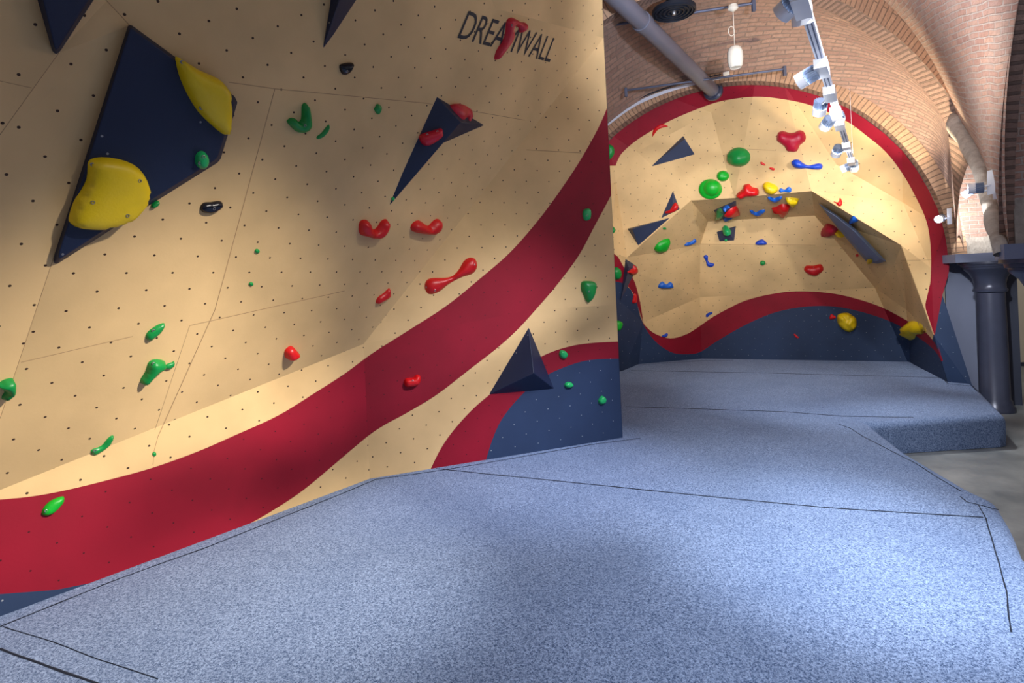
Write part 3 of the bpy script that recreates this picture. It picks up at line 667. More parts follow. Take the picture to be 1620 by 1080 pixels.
H = [
 (a3([(490, 280), (500, 215), (540, 175), (590, 158), (645, 180), (600, 190), (550, 210), (515, 250)]), 'h_red', 'red crescent hold beside the crimson ring at upper left of the cave', dict(h=.025)),
 (a3(ell(1312, 470, 110, 92, 18)), 'h_green', 'dark green dome hold, highest and rightmost of the green domes', dict(h=.14, ridge=(.05, -.15, .68, .3), lump=.02)),
 (a3(ell(1043, 775, 112, 97, 18)), 'h_bright', 'large bright green stepped dome hold left of centre in the cave', dict(h=.06, ridge=(.18, .15, .80, .5), lump=.02, sharp=2.4, dens=15)),
 (a3(ell(1162, 650, 60, 52)), 'h_bright', 'small bright green ball hold between the two big green domes', dict(h=.10, bolts=[(1150, 273)])),
 (a3([(60, 225), (90, 215), (115, 240), (112, 290), (85, 310), (55, 300)]), 'h_navy', 'navy round hold on the crimson ring behind the wall corner', {}),
 (a3([(50, 360), (85, 350), (120, 370), (133, 415), (120, 460), (80, 500), (50, 500)]), 'h_green', 'green round hold on the crimson ring behind the wall corner', {}),
 (a3([(1518, 520), (1535, 517), (1568, 545), (1555, 550), (1525, 540)]), 'h_red', 'tiny red foothold, left of the pair below the crimson hold', {}),
 (a4([(580, 515), (600, 508), (635, 520), (625, 538), (598, 530)]), 'h_red', 'tiny red foothold, right of the pair below the crimson hold', {}),
 (a3([(1285, 832), (1350, 770), (1360, 735), (1410, 725), (1440, 755), (1495, 770), (1500, 830), (1440, 845), (1390, 845), (1340, 868)]), 'h_red', 'red three armed hold just above the cave roof edge', dict(h=.14, at_=(1181, 297))),
 (a4([(650, 235), (665, 180), (710, 163), (760, 178), (820, 178), (865, 157), (910, 170), (930, 215), (920, 260), (870, 300), (845, 355), (790, 360), (745, 350), (730, 310), (670, 270)]), 'h_crimson', 'large crimson heart shaped hold near the top of the cave', dict(h=.12)),
 (a4([(792, 465), (815, 437), (860, 435), (900, 465), (950, 488), (1000, 480), (1050, 468), (1085, 480), (1088, 510), (1060, 530), (1000, 528), (930, 518), (870, 520), (820, 507)]), 'h_deepblue', 'long blue bone shaped hold under the crimson hold', dict(h=.07)),
 (a4([(522, 685), (535, 655), (575, 648), (640, 675), (668, 710), (645, 750), (600, 762), (550, 740)]), 'h_yellow', 'yellow oval hold right of the red three armed hold', dict(h=.14, bolts=[(1218, 297)])),
 (a4([(672, 725), (690, 705), (715, 715), (735, 715), (760, 693), (788, 702), (790, 740), (760, 748), (720, 742), (685, 748)]), 'h_blue', 'small blue bow tie hold beside the yellow oval hold', {}),
 (a4([(565, 790), (590, 785), (630, 800), (670, 785), (705, 782), (690, 805), (635, 828), (590, 812)]), 'h_blue', 'blue V shaped hold on the roof, below the yellow oval hold', {}),
 (a4([(735, 800), (775, 793), (860, 805), (845, 835), (805, 865), (770, 835)]), 'h_yellow', 'yellow triangular hold on the roof behind the red one', dict(h=.10)),
 (a4([(595, 897), (650, 880), (700, 850), (780, 855), (785, 870), (755, 925), (710, 950), (665, 935), (650, 910)]), 'h_red', 'red pear shaped hold hanging from the cave roof', dict(h=.12)),
 (a4([(395, 925), (415, 912), (455, 935), (500, 912), (545, 910), (525, 935), (470, 962), (430, 945)]), 'h_blue', 'blue V shaped hold on the roof beside the crowded volume', {}),
 (a4([(1187, 828), (1225, 840), (1245, 825), (1252, 793), (1275, 830), (1268, 872), (1240, 878), (1215, 855)]), 'h_red', 'red crescent hold on the edge of the right prow', {}),
 (a4([(1345, 1020), (1355, 985), (1385, 970), (1425, 1010), (1410, 1025), (1375, 1033)]), 'h_blue', 'blue lump hold under the right prow edge', dict(h=.06)),
 (a9(ell(345, 435, 48, 78)), 'h_mint', 'glossy green oval hold on the crowded volume', dict(h=.10)),
 (a9([(400, 380), (420, 345), (455, 310), (485, 320), (485, 350), (445, 370), (430, 400), (410, 405)]), 'h_blue', 'small blue hooked hold on the crowded volume', {}),
 (a9([(410, 470), (480, 380), (580, 320), (625, 400), (600, 440), (500, 470)]), 'h_red', 'red sloping hold on the crowded volume', dict(h=.08, at_=(1152, 333))),
 (a9([(395, 500), (470, 465), (550, 460), (500, 500), (430, 520)]), 'h_blue', 'blue flat hold at the foot of the crowded volume', dict(at_=(1150, 342))),
 (a9(ell(450, 690, 62, 54)), 'h_mint', 'glossy green ball hold on the small dark volume', dict(h=.10)),
 (a9(ell(435, 808, 22, 14)), 'h_mint', 'tiny green hold below the green ball hold', {}),
 (a9([(852, 865), (880, 820), (950, 793), (990, 815), (1020, 850), (1000, 875), (900, 880)]), 'h_deepblue', 'blue half dome hold in the middle of the back panel', dict(h=.07)),
 (a5([(510, 320), (530, 280), (580, 240), (640, 222), (658, 240), (640, 290), (610, 335), (560, 350), (525, 345)]), 'h_bright', 'bright green leaf shaped hold on the left panel of the cave', dict(h=.10)),
 (a5(ell(608, 127, 17, 11)), 'h_green', 'tiny green hold above the leaf shaped hold', {}),
 (a5([(795, 290), (820, 262), (850, 255), (875, 240), (890, 226), (908, 235), (895, 260), (850, 280)]), 'h_blue', 'thin blue wavy hold right of the leaf shaped hold', {}),
 (a5([(978, 395), (1000, 378), (1020, 390), (1020, 430), (1035, 450), (1075, 460), (1078, 480), (1045, 497), (1010, 480), (1000, 440)]), 'h_deepblue', 'blue L shaped hold beside the vertical fold of the back panel', {}),
 (a5([(550, 690), (555, 655), (590, 630), (625, 658), (660, 635), (688, 655), (680, 690), (620, 697)]), 'h_blue', 'blue two lobed hold on the lower left panel', dict(h=.06)),
 (a5([(1000, 965), (1005, 940), (1030, 925), (1060, 920), (1060, 940), (1035, 950), (1020, 968)]), 'h_deepblue', 'small blue hold just above the rising crimson wave', {}),
 (a5(ell(1540, 455, 27, 22)), 'h_green', 'small green round hold below the blue half dome', dict(h=.05)),
 (a7([(580, 550), (600, 535), (635, 520), (638, 545), (610, 562)]), 'h_deepblue', 'small blue hold at the dip of the crimson wave', {}),
 (a7([(150, 410), (180, 405), (193, 430), (188, 465), (168, 500), (150, 480)]), 'h_bright', 'green hold on navy paint behind the wall corner', {}),
 (a5(ell(150, 553, 34, 60)), 'h_green', 'dark green round hold on the left red arc behind the wall corner', {}),
 (a5([(95, 110), (125, 112), (143, 145), (120, 175), (95, 185)]), 'h_green', 'dark green hold on cream paint behind the wall corner', {}),
 (a5([(255, 540), (300, 510), (315, 475), (335, 500), (330, 545), (300, 570)]), 'h_red', 'glossy red hold on the dark pointed volume', {}),
 (a5([(300, 835), (310, 780), (320, 740), (335, 760), (330, 830)]), 'h_red', 'thin red hold below the dark pointed volume', {}),
 (a3([(605, 990), (660, 970), (690, 920), (715, 900), (738, 940), (720, 975), (670, 1000), (620, 1005)]), 'h_red', 'glossy red hold on the narrow dark volume', {}),
 (a6([(552, 195), (570, 155), (610, 155), (650, 180), (655, 210), (640, 228), (600, 235), (565, 225)]), 'h_crimson', 'crimson ball hold beside the slate blue blade', dict(h=.13)),
 (a6([(640, 205), (660, 198), (690, 220), (715, 235), (700, 248), (660, 240)]), 'h_yellow', 'yellow pointed hold touching the crimson ball hold', dict(h=.06)),
 (a6([(413, 480), (430, 450), (480, 450), (535, 440), (553, 480), (520, 510), (485, 522), (440, 508)]), 'h_red', 'red wide hold above the crimson wave', dict(h=.09, bolts=[(1287, 423)])),
 (a6(ell(880, 420, 22, 14)), 'h_yellow', 'small yellow hold at the lower end of the slate blue blade', {}),
 (a6([(783, 372), (795, 368), (805, 380), (795, 388)]), 'h_red', 'tiny red foothold left of the slate blue blade', {}),
 (a6([(648, 830), (660, 795), (720, 785), (760, 805), (785, 830), (788, 880), (750, 920), (710, 915), (665, 880)]), 'h_yellow', 'big yellow boulder shaped hold on the navy base, left one', dict(h=.16, lump=.35)),
 (a6([(1143, 930), (1150, 880), (1158, 850), (1200, 845), (1260, 870), (1285, 910), (1270, 935), (1215, 940), (1200, 970), (1165, 980), (1148, 960)]), 'h_yellow', 'big yellow boulder shaped hold at the foot of the prow, right one', dict(h=.14, lump=.35)),
 (a6([(595, 815), (610, 795), (635, 810), (640, 825), (600, 832)]), 'h_red', 'tiny red star shaped foothold beside the left yellow boulder hold', {}),
 (a6([(340, 937), (352, 937), (365, 950), (378, 962), (362, 966), (348, 955)]), 'h_red', 'tiny red curved foothold low on the navy base', {}),
]
for pts, mat, lab, kw in H:
    kw.setdefault('dens', 7); hold(S2, pts, mat, lab, GH, **kw)

# ================================================================== MAT + FLOOR
def xy(p, z=.35): q = onz(*p, z); return (q.x, q.y)
mat_edge = [xy((1541, 606)), xy((1592, 656)), xy((1375, 669)), xy((1433, 713)), xy((1537, 773)), xy((1578, 792)), xy((1600, 828)), xy((1622, 880)), (2.75, 1.6), (2.7, -1.6), (-3.6, -1.6), (-3.6, 2.1)]
inner = [(AE.x - .03, AE.y + .02), (Bp.x - .04, Bp.y + .05), (C.x + .0, C.y + .06), (C.x - .2, C.y + .9), (b['b0'].x - .9, b['b0'].y - .55), (b['b1'].x - .02, b['b1'].y + .03), (b['b2'].x, b['b2'].y + .04), (b['b3'].x + .04, b['b3'].y + .02), (b['b4'].x + .02, b['b4'].y + .03)]
mp = mat_edge + inner
bm = bmesh.new(); tv_ = [bm.verts.new((x, y, .35)) for x, y in mp]; top_f = bm.faces.new(tv_)
ext = bmesh.ops.extrude_face_region(bm, geom=[top_f]); bv_ = [g for g in ext['geom'] if isinstance(g, bmesh.types.BMVert)]
for v in bv_: v.co.z = .005
bmesh.ops.recalc_face_normals(bm, faces=bm.faces)
eds = [e for e in bm.edges if all(v.co.z > .3 for v in e.verts)]
exposed = set((round(x, 4), round(y, 4)) for x, y in mat_edge)
eds = [e for e in eds if all((round(v.co.x, 4), round(v.co.y, 4)) in exposed for v in e.verts)]
eds += [e for e in bm.edges if abs(e.verts[0].co.z - e.verts[1].co.z) > .2 and (round(e.verts[0].co.x, 4), round(e.verts[0].co.y, 4)) in exposed]
bmesh.ops.bevel(bm, geom=eds, offset=.08, segments=6, affect='EDGES', profile=.5, clamp_overlap=True)
for f in bm.faces:
    f.normal_update(); f.smooth = .02 < abs(f.normal.z) < .98 or (abs(f.normal.z) <= .02 and f.calc_area() < .05)
bmesh.ops.triangulate(bm, faces=[f for f in bm.faces if len(f.verts) > 4])
me = bpy.data.meshes.new('crash_mat'); bm.to_mesh(me); bm.free(); me.materials.append(M['felt'])
mat_root = empty('crash_mat', (1.5, 4, 0)); tag(mat_root, 'thick heathered blue felt bouldering mat covering the floor below both climbing walls', 'mat')
o = bpy.data.objects.new('mat_cover', me); COL.objects.link(o); o.parent = mat_root; o.location = -mat_root.location
def seam(pts, w=.007, wob=.006, z=.3515):
    P = []
    for (a, b2) in zip(pts, pts[1:]):
        A_, B_ = V(onz(*a, .35)), V(onz(*b2, .35)); n = max(2, int((B_ - A_).length / .08))
        for i in range(n): P.append(A_.lerp(B_, i / n))
    P.append(onz(*pts[-1], .35)); vs = []; fs = []
    for i, p in enumerate(P):
        d = (P[min(i + 1, len(P) - 1)] - P[max(0, i - 1)]).normalized(); s = V((-d.y, d.x, 0))
        o_ = s * wob * noise.noise(p * 3.3); ww = w * (1 + .45 * noise.noise(p * 9))
        for k, hgt in ((-1, 0), (0, .003), (1, 0)):
            q = p + o_ + s * ww * k; vs.append(V((q.x, q.y, z - .001 + hgt)))
    for i in range(len(P) - 1):
        for k in (0, 1): fs.append((i * 3 + k, i * 3 + k + 1, i * 3 + k + 4, i * 3 + k + 3))
    mesh_obj('seam', vs, fs, 'seamline', mat_root, origin=P[0])
seam([(690, 741), (1120, 785), (1310, 803), (1555, 818)], .009)
seam([(990, 643), (1145, 648), (1240, 651), (1330, 658), (1445, 660)], .012)
seam([(998, 586), (1220, 590), (1290, 592), (1490, 597)], .012)
seam([(0, 991), (173, 921), (333, 863), (540, 781), (595, 758), (690, 745), (760, 734), (850, 718), (930, 704), (1013, 693)], .007)
seam([(5, 991), (70, 1011), (160, 1044), (250, 1074)], .003)
seam([(0, 1026), (70, 1052), (155, 1081)], .006)
seam([(1327, 671), (1345, 677), (1365, 690), (1445, 731), (1520, 777)], .005)
seam([(1518, 785), (1530, 794), (1548, 798), (1566, 803), (1580, 806)], .005)
seam([(1548, 798), (1560, 820), (1568, 850), (1580, 890), (1592, 935), (1600, 1000)], .0035)
seam([(1010, 577.5), (1060, 573.5), (1110, 570.5), (1160, 569.5)], .008)
seam([(1493, 600), (1500, 607), (1543, 611)], .006)

fl = MB().box((5, 6, -.05), V((12, 0, 0)), V((0, 10, 0)), V((0, 0, .05))).build('floor', 'concrete'); fl['kind'] = 'structure'

# ================================================================== VAULT
def circ(P0, dirv, cp, cz, r, n=48, a0=0.0, a1=math.pi, off=V((0, 0, 0))):
    """points of an arch in the vertical plane P0 + p*dirv; centre at p=cp z=cz"""
    out = []
    for i in range(n + 1):
        t = a0 + (a1 - a0) * i / n
        p = cp - r * math.cos(t); out.append(V((P0[0], P0[1], 0)) + dirv * p + zup * (cz + r * math.sin(t)) + off)
    return out
def loft(name, rows, mat, label=None, kind='structure', su=1.0, sv=1.0, shear=0.0, parent=None, swap=False, gshear=None, vsh=0):
    n = len(rows[0]); vs = []; uv = []
    L_ = [0.0]
    md = rows[len(rows) // 2]
    for i in range(1, n): L_.append(L_[-1] + (md[i] - md[i - 1]).length)
    Wd = [0.0]
    for j in range(1, len(rows)): Wd.append(Wd[-1] + (rows[j][n // 3] - rows[j - 1][n // 3]).length)
    for j, r in enumerate(rows):
        for i, p in enumerate(r):
            vs.append(p); a, b_ = L_[i] * su, Wd[j] * sv + shear * L_[i]
            if gshear: b_ += gshear(L_[i])
            uv.append((b_, a + vsh * Wd[j]) if not swap else (a, b_))
    fs = []
    for j in range(len(rows) - 1):
        for i in range(n - 1): fs.append((j * n + i, j * n + i + 1, (j + 1) * n + i + 1, (j + 1) * n + i))
    o = mesh_obj(name, vs, fs, mat, parent, uvs=uv, smooth=True)
    if kind and not parent: o['kind'] = kind
    return o
def lerp_rows(a, b_, k, bulge=0):
    return [[p.lerp(q, j / k) + zup * bulge * math.sin(math.pi * j / k) for p, q in zip(a, b_)] for j in range(k + 1)]
P0 = (Rf.x, Rf.y); lf = -ud
# face arch at the climbing wall plane
FA0 = circ(P0, lf, 3.2, 2.05, 2.97); FA1 = circ(P0, lf, 3.2, 2.05, 3.14)
nf = -nF if nF.y > 0 else nF   # towards the camera
offN = nf * .24
rr_in0 = [p + nf * .02 for p in FA0]; rr_in1 = [p + offN for p in FA0]; rr_out1 = [p + offN for p in FA1]
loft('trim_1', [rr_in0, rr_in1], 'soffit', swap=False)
loft('trim_2', [rr_in1, rr_out1], 'voussoir')
# transverse rib
Q1 = V((6.2, 7.5, 0)); Q2 = V((2.37, 6.95, 0)); dq = (Q2 - Q1).normalized(); nq = V((-dq.y, dq.x, 0)); nq = nq if nq.y < 0 else -nq
P1 = (Q1.x, Q1.y)
n_ = 48
R2f = circ(P1, dq, 3.3, 2.25, 3.27, n_, a0=.41)                  # far edge intrados
R2n = [p + nq * .24 for p in R2f]
R2o = [p + nq * .24 for p in circ(P1, dq, 3.3, 2.25, 3.68, n_, a0=.41)]
R2fo = circ(P1, dq, 3.3, 2.25, 3.34, n_)
for i, p in enumerate(R2fo[:12]):
    if p.z < 3.75:
        yy = topx(p)[1]; R2fo[i] = at(1500 + 12 * min(1, (3.75 - p.z) / 1.5), yy, 7.55)
loft('trim_3', lerp_rows(R2f, R2n, 3), 'soffit')
loft('trim_4', lerp_rows(R2n, R2o, 2), 'voussoir')
# bay between the face arch and the rib
FAb = [p + nf * .22 for p in circ(P0, lf, 3.2, 2.05, 3.12, n_)]
loft('ceiling', lerp_rows(FAb, R2fo, 14, .22), 'brick', swap=True, gshear=lambda L: .2 * (5 * L - L * L / 2) if L < 5 else 2.5)
# arcade arch rising from the near column
N0 = at(1581, 384, 4.5); da = V((-.37, -.93, 0)).normalized()
arc3 = []
for i in range(n_ + 1):
    s = i / n_
    if s <= .5:
        t = s * 2 * math.pi / 2; p = 2.0 - 2.0 * math.cos(t); arc3.append(V((N0.x, N0.y, 2.14)) + da * p + zup * 2.6 * math.sin(t))
    else:
        e0 = V((N0.x, N0.y, 2.14)) + da * 2.0 + zup * 2.6; arc3.append(e0.lerp(V((-2.2, .2, 4.9)), (s - .5) * 2) + zup * .5 * math.sin((s - .5) * 2 * math.pi))
# rib side of the near bay: from where the plaster groin leaves the rib
a_st = math.acos((3.3 - .30) / 3.66)
R2b = [p + nq * .22 for p in circ(P1, dq, 3.3, 2.25, 3.66, n_, a0=a_st)]
gpx = [(1506, 182, 7.25), (1515, 203, 7.1), (1533, 230, 6.75), (1549, 262, 6.3), (1560, 296, 5.8), (1569, 332, 5.25), (1575, 360, 4.8), (1581, 386, 4.45), (1584, 402, 4.42)]
gp = [at(*q) for q in gpx]
def gcurve(t):
    x = t * (len(gp) - 1); i = min(len(gp) - 2, int(x)); return gp[i].lerp(gp[i + 1], x - i)
rows = lerp_rows(R2b, arc3, 18, .10)
for j, r in enumerate(rows):
    D = gcurve(j / 18) + V((.05, -.02, .0)) - r[0]
    for i in range(len(r)): r[i] = r[i] + D * max(0, 1 - i / 14) ** 2
loft('ceiling', rows, 'brick2', vsh=-.32)
vs = []; fs = []; NG = 24
for i in range(NG + 1):
    t = i / NG; p = gcurve(t); d = (gcurve(min(1, t + .03)) - gcurve(max(0, t - .03))).normalized(); sd = d.cross(zup).normalized(); up = sd.cross(d); rr = (.095 * (1 - t) + .05 * t) * min(1, .35 + t * 9) * (1 + .25 * noise.noise(p * 4))
    for k in range(12):
        a = 2 * math.pi * k / 12; vs.append(p + sd * rr * math.cos(a) + up * rr * math.sin(a))
for j in range(NG):
    for k in range(12): fs.append((j * 12 + k, j * 12 + (k + 1) % 12, (j + 1) * 12 + (k + 1) % 12, (j + 1) * 12 + k))
o = mesh_obj('trim_5', vs, fs, 'plaster', smooth=True); o['kind'] = 'structure'
# brown reveal of the near arcade arch and the pier beyond it
a3b = [p + V((.11, -.02, 0)) for p in arc3[:25]]
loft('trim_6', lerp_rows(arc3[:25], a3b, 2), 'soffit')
pw0 = V((N0.x + .10, N0.y - .02, 0)); pdir = V((.97, -.24, 0))
def slab(name, p0, d, L_, z0, z1, mat, th=.08, kind='structure', parent=None, n=1):
    d = d.normalized(); nn = V((-d.y, d.x, 0)); nn = nn if nn.y > 0 else -nn
    vs = []; uv = []
    for dd in (V((0, 0, 0)), nn * th):
        for (a, z) in ((0, z0), (L_, z0), (L_, z1), (0, z1)):
            vs.append(V((p0.x, p0.y, 0)) + d * a + zup * z + dd); uv.append((a, z))
    fs = [(0, 1, 2, 3), (7, 6, 5, 4), (0, 4, 5, 1), (1, 5, 6, 2), (2, 6, 7, 3), (3, 7, 4, 0)]
    o = mesh_obj(name, vs, fs, mat, parent, uvs=uv)
    if kind: o['kind'] = kind
    return o
slab('wall_right', pw0, pdir, 2.2, 2.48, 5.3, 'brick2')
slab('trim_7', pw0 - V((0, .01, 0)), pdir, 2.2, 2.14, 2.50, 'plaster', .1)
# springer above the far column: brick above, plaster below
cF = V((6.46, 7.70, 0))
slab('trim_8', at(1511, 380, 7.75) , V((.93, -.2, 0)), .95, 2.10, 2.36, 'plaster', .35)
slab('wall_springer', at(1511, 380, 7.78), V((.93, -.2, 0)), 1.2, 2.34, 3.9, 'brick2', .3)
# brown curved reveal left of the springer
rv = [at(x, y, d) for x, y, d in ((1512, 398, 7.6), (1511, 340, 7.55), (1508, 290, 7.45), (1504, 245, 7.35), (1500, 215, 7.25))]
rw = [at(x, y, d) for x, y, d in ((1513, 398, 7.45), (1514, 345, 7.3), (1519, 300, 7.15), (1529, 266, 7.0), (1545, 240, 6.9))]
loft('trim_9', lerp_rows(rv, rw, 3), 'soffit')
# aisle beyond
slab('wall_back', V((7.2, 11.3, 0)), V((1, -.15, 0)), 7, .0, 3.4, 'creamwall')
slab('baseboard_back', V((7.2, 11.26, 0)), V((1, -.15, 0)), 7, .0, .07, 'panel2', .03)
slab('wall_aisle', V((14, 10.2, 0)), V((-.1, -1, 0)), 12, 0, 4, 'creamwall')
o = MB().box((11, 6, 4.0), V((4.4, 0, 0)), V((0, 6, 0)), V((0, 0, .04))).build('ceiling_aisle', 'plaster'); o['kind'] = 'structure'
# masonry behind the arched wall, closing the vault end
mesh = []
arcp = circ(P0, lf, 3.2, 2.05, 3.3, 24, off=-nf * .06)
slab('wall_end', V((Rf.x, Rf.y, 0)) + (-nf) * 3.6 + ud * .3, lf, 9, 0, 5.6, 'plaster')

# ================================================================== COLUMNS
def column(name, c, label, s=1.0, ztop=2.10, rot=0.0, impost=None):
    root = empty(name, (c.x, c.y, 0)); tag(root, label, 'column', 'cast iron columns of the arcade')
    MB().lathe((c.x, c.y, 0), zup, [(.215, 0), (.215, .06), (.19, .09), (.185, .14), (.168, .17), (.165, 1.0), (.158, 1.60)], 40).build('shaft', 'iron', root, True, (c.x, c.y, 0))
    MB().lathe((c.x, c.y, 0), zup, [(.158, 1.60), (.185, 1.615), (.19, 1.64), (.175, 1.66), (.172, 1.72), (.185, 1.79), (.22, 1.86), (.27, 1.91), (.285, 1.93), (.285, 1.95), (.305, 1.955), (.31, 1.985), (.34, 1.99), (.34, 2.02)], 40).build('capital', 'iron', root, True, (c.x, c.y, 1.6))
    if impost:
        q = impost; vs = [V((x, y, 2.02)) for x, y in q] + [V((x, y, 2.135)) for x, y in q]
        MB().add(vs, [(0, 1, 2, 3), (7, 6, 5, 4), (0, 4, 5, 1), (1, 5, 6, 2), (2, 6, 7, 3), (3, 7, 4, 0)]).build('impost', 'panel', root, False, (c.x, c.y, 2.02))
    return root
fa = at(1511, 405, 7.62); fb = at(1586, 405, 7.42)
column('column', cF, 'dark cast iron column beside the right foot of the arched wall', impost=[(fa.x, fa.y), (fb.x, fb.y), (fb.x + .15, fb.y + .6), (fa.x + .15, fa.y + .65)])
n0 = at(1573, 400, 4.62); n1 = at(1589, 400, 4.28)
column('column', V((4.15, 4.33, 0)), 'dark cast iron column cut by the right edge, only its capital showing', impost=[(n0.x, n0.y), (n1.x, n1.y), (n1.x + 1.0, n1.y - .2), (n0.x + 1.1, n0.y - .1)])
# board behind the column
bd = empty('partition_board', (6.0, 8.35, 0)); tag(bd, 'tall slate grey board standing behind the far cast iron column', 'board')
slab('board_face', V((6.29, 8.27, 0)), V((.90, -.44, 0)), .55, 0, 2.02, 'panel', .04, None, bd)
slab('board_edge', V((6.78, 8.02, 0)), V((.90, -.44, 0)), .26, 0, 2.02, 'panel2', .05, None, bd)

# ================================================================== CEILING SERVICES
e1 = onF(1130, 146) + nf * .02; e2 = at(990, 10, 6.4); dpp = (e2 - e1).normalized()
pr = empty('ceiling_pipe', e1); tag(pr, 'thick grey pipe running under the brick vault to the arched wall', 'pipe')
MB().tube([e1, e2, e2 + dpp * 2.2], .105, 24).build('pipe', 'pipe', pr, True, e1)
MB().lathe(e1 + dpp * .02, dpp, [(.15, 0), (.15, .05), (.12, .07), (.12, .1)], 24).build('flange', 'iron', pr, True, e1)
jn = e1.lerp(e2, .86)
MB().lathe(jn, dpp, [(.105, -.06), (.118, -.055), (.118, .055), (.105, .06)], 24, False).build('coupling', 'pipe', pr, True, jn)
def rod(a, b_, label, ends):
    r_ = empty('tie_rod', a); tag(r_, label, 'tie rod', 'iron tie rods under the vault')
    MB().tube([a, b_], .017, 10).build('rod', 'rod', r_, True, a)
    for q in ends:
        MB().box(q - zup * .03, V((.02, 0, 0)), V((0, .02, 0)), V((0, 0, .07))).build('anchor', 'rod', r_, False, q)
ra, rb_ = at(948, 43, 7.3), at(1192, 5, 6.9)
rod(ra, rb_, 'nearer tie rod crossing behind the grey pipe at the top of the vault', [rb_])
ra, rb_ = at(990, 143, 8.9), at(1241, 109, 8.1)
rod(ra, rb_, 'farther tie rod just above the arched wall', [ra, rb_])
# round vent
vp = at(1066, 20, 6.9); vr = empty('ceiling_vent', vp); tag(vr, 'round dark vent hanging under the brick vault beside the pipe', 'vent')
MB().lathe(vp, zup, [(.26, .04), (.26, 0), (.24, -.012), (.235, .02)], 32, False).build('rim', 'vent', vr, True, vp)
g = MB(); g.lathe(vp + zup * .02, zup, [(.235, 0), (.235, .02)], 32)
for k in (.06, .11, .16, .21): g.lathe(vp, zup, [(k, .02), (k, -.004), (k + .018, -.004), (k + .018, .02)], 24, False)
g.build('grille', 'vent', vr, False, vp)
MB().lathe(vp + zup * .02, zup, [(.02, -.05), (.03, -.03), (.03, 0)], 12).build('knob', 'steel', vr, True, vp)
MB().tube([vp + zup * .08, vp + zup * .42], .09, 16).build('duct_neck', 'vent', vr, True, vp)
# pendant
pp = at(1163, 90, 6.6); pr_ = empty('ceiling_pendant', pp); tag(pr_, 'ivory cup shaped pendant hanging on a thin wire below the vault', 'pendant')
MB().lathe(pp, zup, [(.055, -.118), (.062, -.125), (.078, -.10), (.088, -.02), (.086, .05), (.07, .10), (.05, .118), (.012, .122)], 28).build('shade', 'ivory', pr_, True, pp)
MB().tube([pp + zup * .12, pp + zup * .56], .004, 6).build('wire', 'ivory', pr_, True, pp)
lp = pp + zup * .30 + V((-.03, 0, 0))
MB().tube([lp + V((.035 * math.cos(t), 0, .055 * math.sin(t))) for t in [i * math.pi / 8 for i in range(17)]], .004, 6).build('wire_loop', 'ivory', pr_, True, lp)
MB().lathe(pp + zup * .56, zup, [(.02, -.03), (.06, 0), (.05, .04)], 16).build('ceiling_rose', 'ivory', pr_, True, pp)
# junction box and cable strip along the arch
jb = onF(1152, 127) + nf * .3; jr = empty('junction_box', jb); tag(jr, 'small white junction box at the crown of the crimson ring', 'junction box')
MB().box(jb, ud * .045, nf * .02, zup * .035).build('box', 'white', jr, False, jb)
MB().box(jb + nf * .022, ud * .038, nf * .004, zup * .028).build('cover', 'ivory', jr, False, jb)
sp = crom([(948, 216), (962, 203), (1010, 169), (1060, 148.5), (1100, 138), (1144, 128.5)], k=5)
st = empty('edge_strip', onF(*sp[10])); tag(st, 'white edging strip with a dark cable along the left of the crimson ring', 'trim strip')
rows = [[onF(x, y) + nf * k for x, y in sp] for k in (.02, .26)]
rows2 = [[onF(x, y + 7 - i * .12) + nf * .26 for i, (x, y) in enumerate(sp)]]
loft('strip', [rows[1], rows2[0]], 'track', None, None, parent=st)
bpy.data.objects['strip'].location = -st.location
MB().tube([onF(x, y - 1.5) + nf * .3 for x, y in sp], .010, 6).build('cable', 'vent', st, True, onF(*sp[0]))

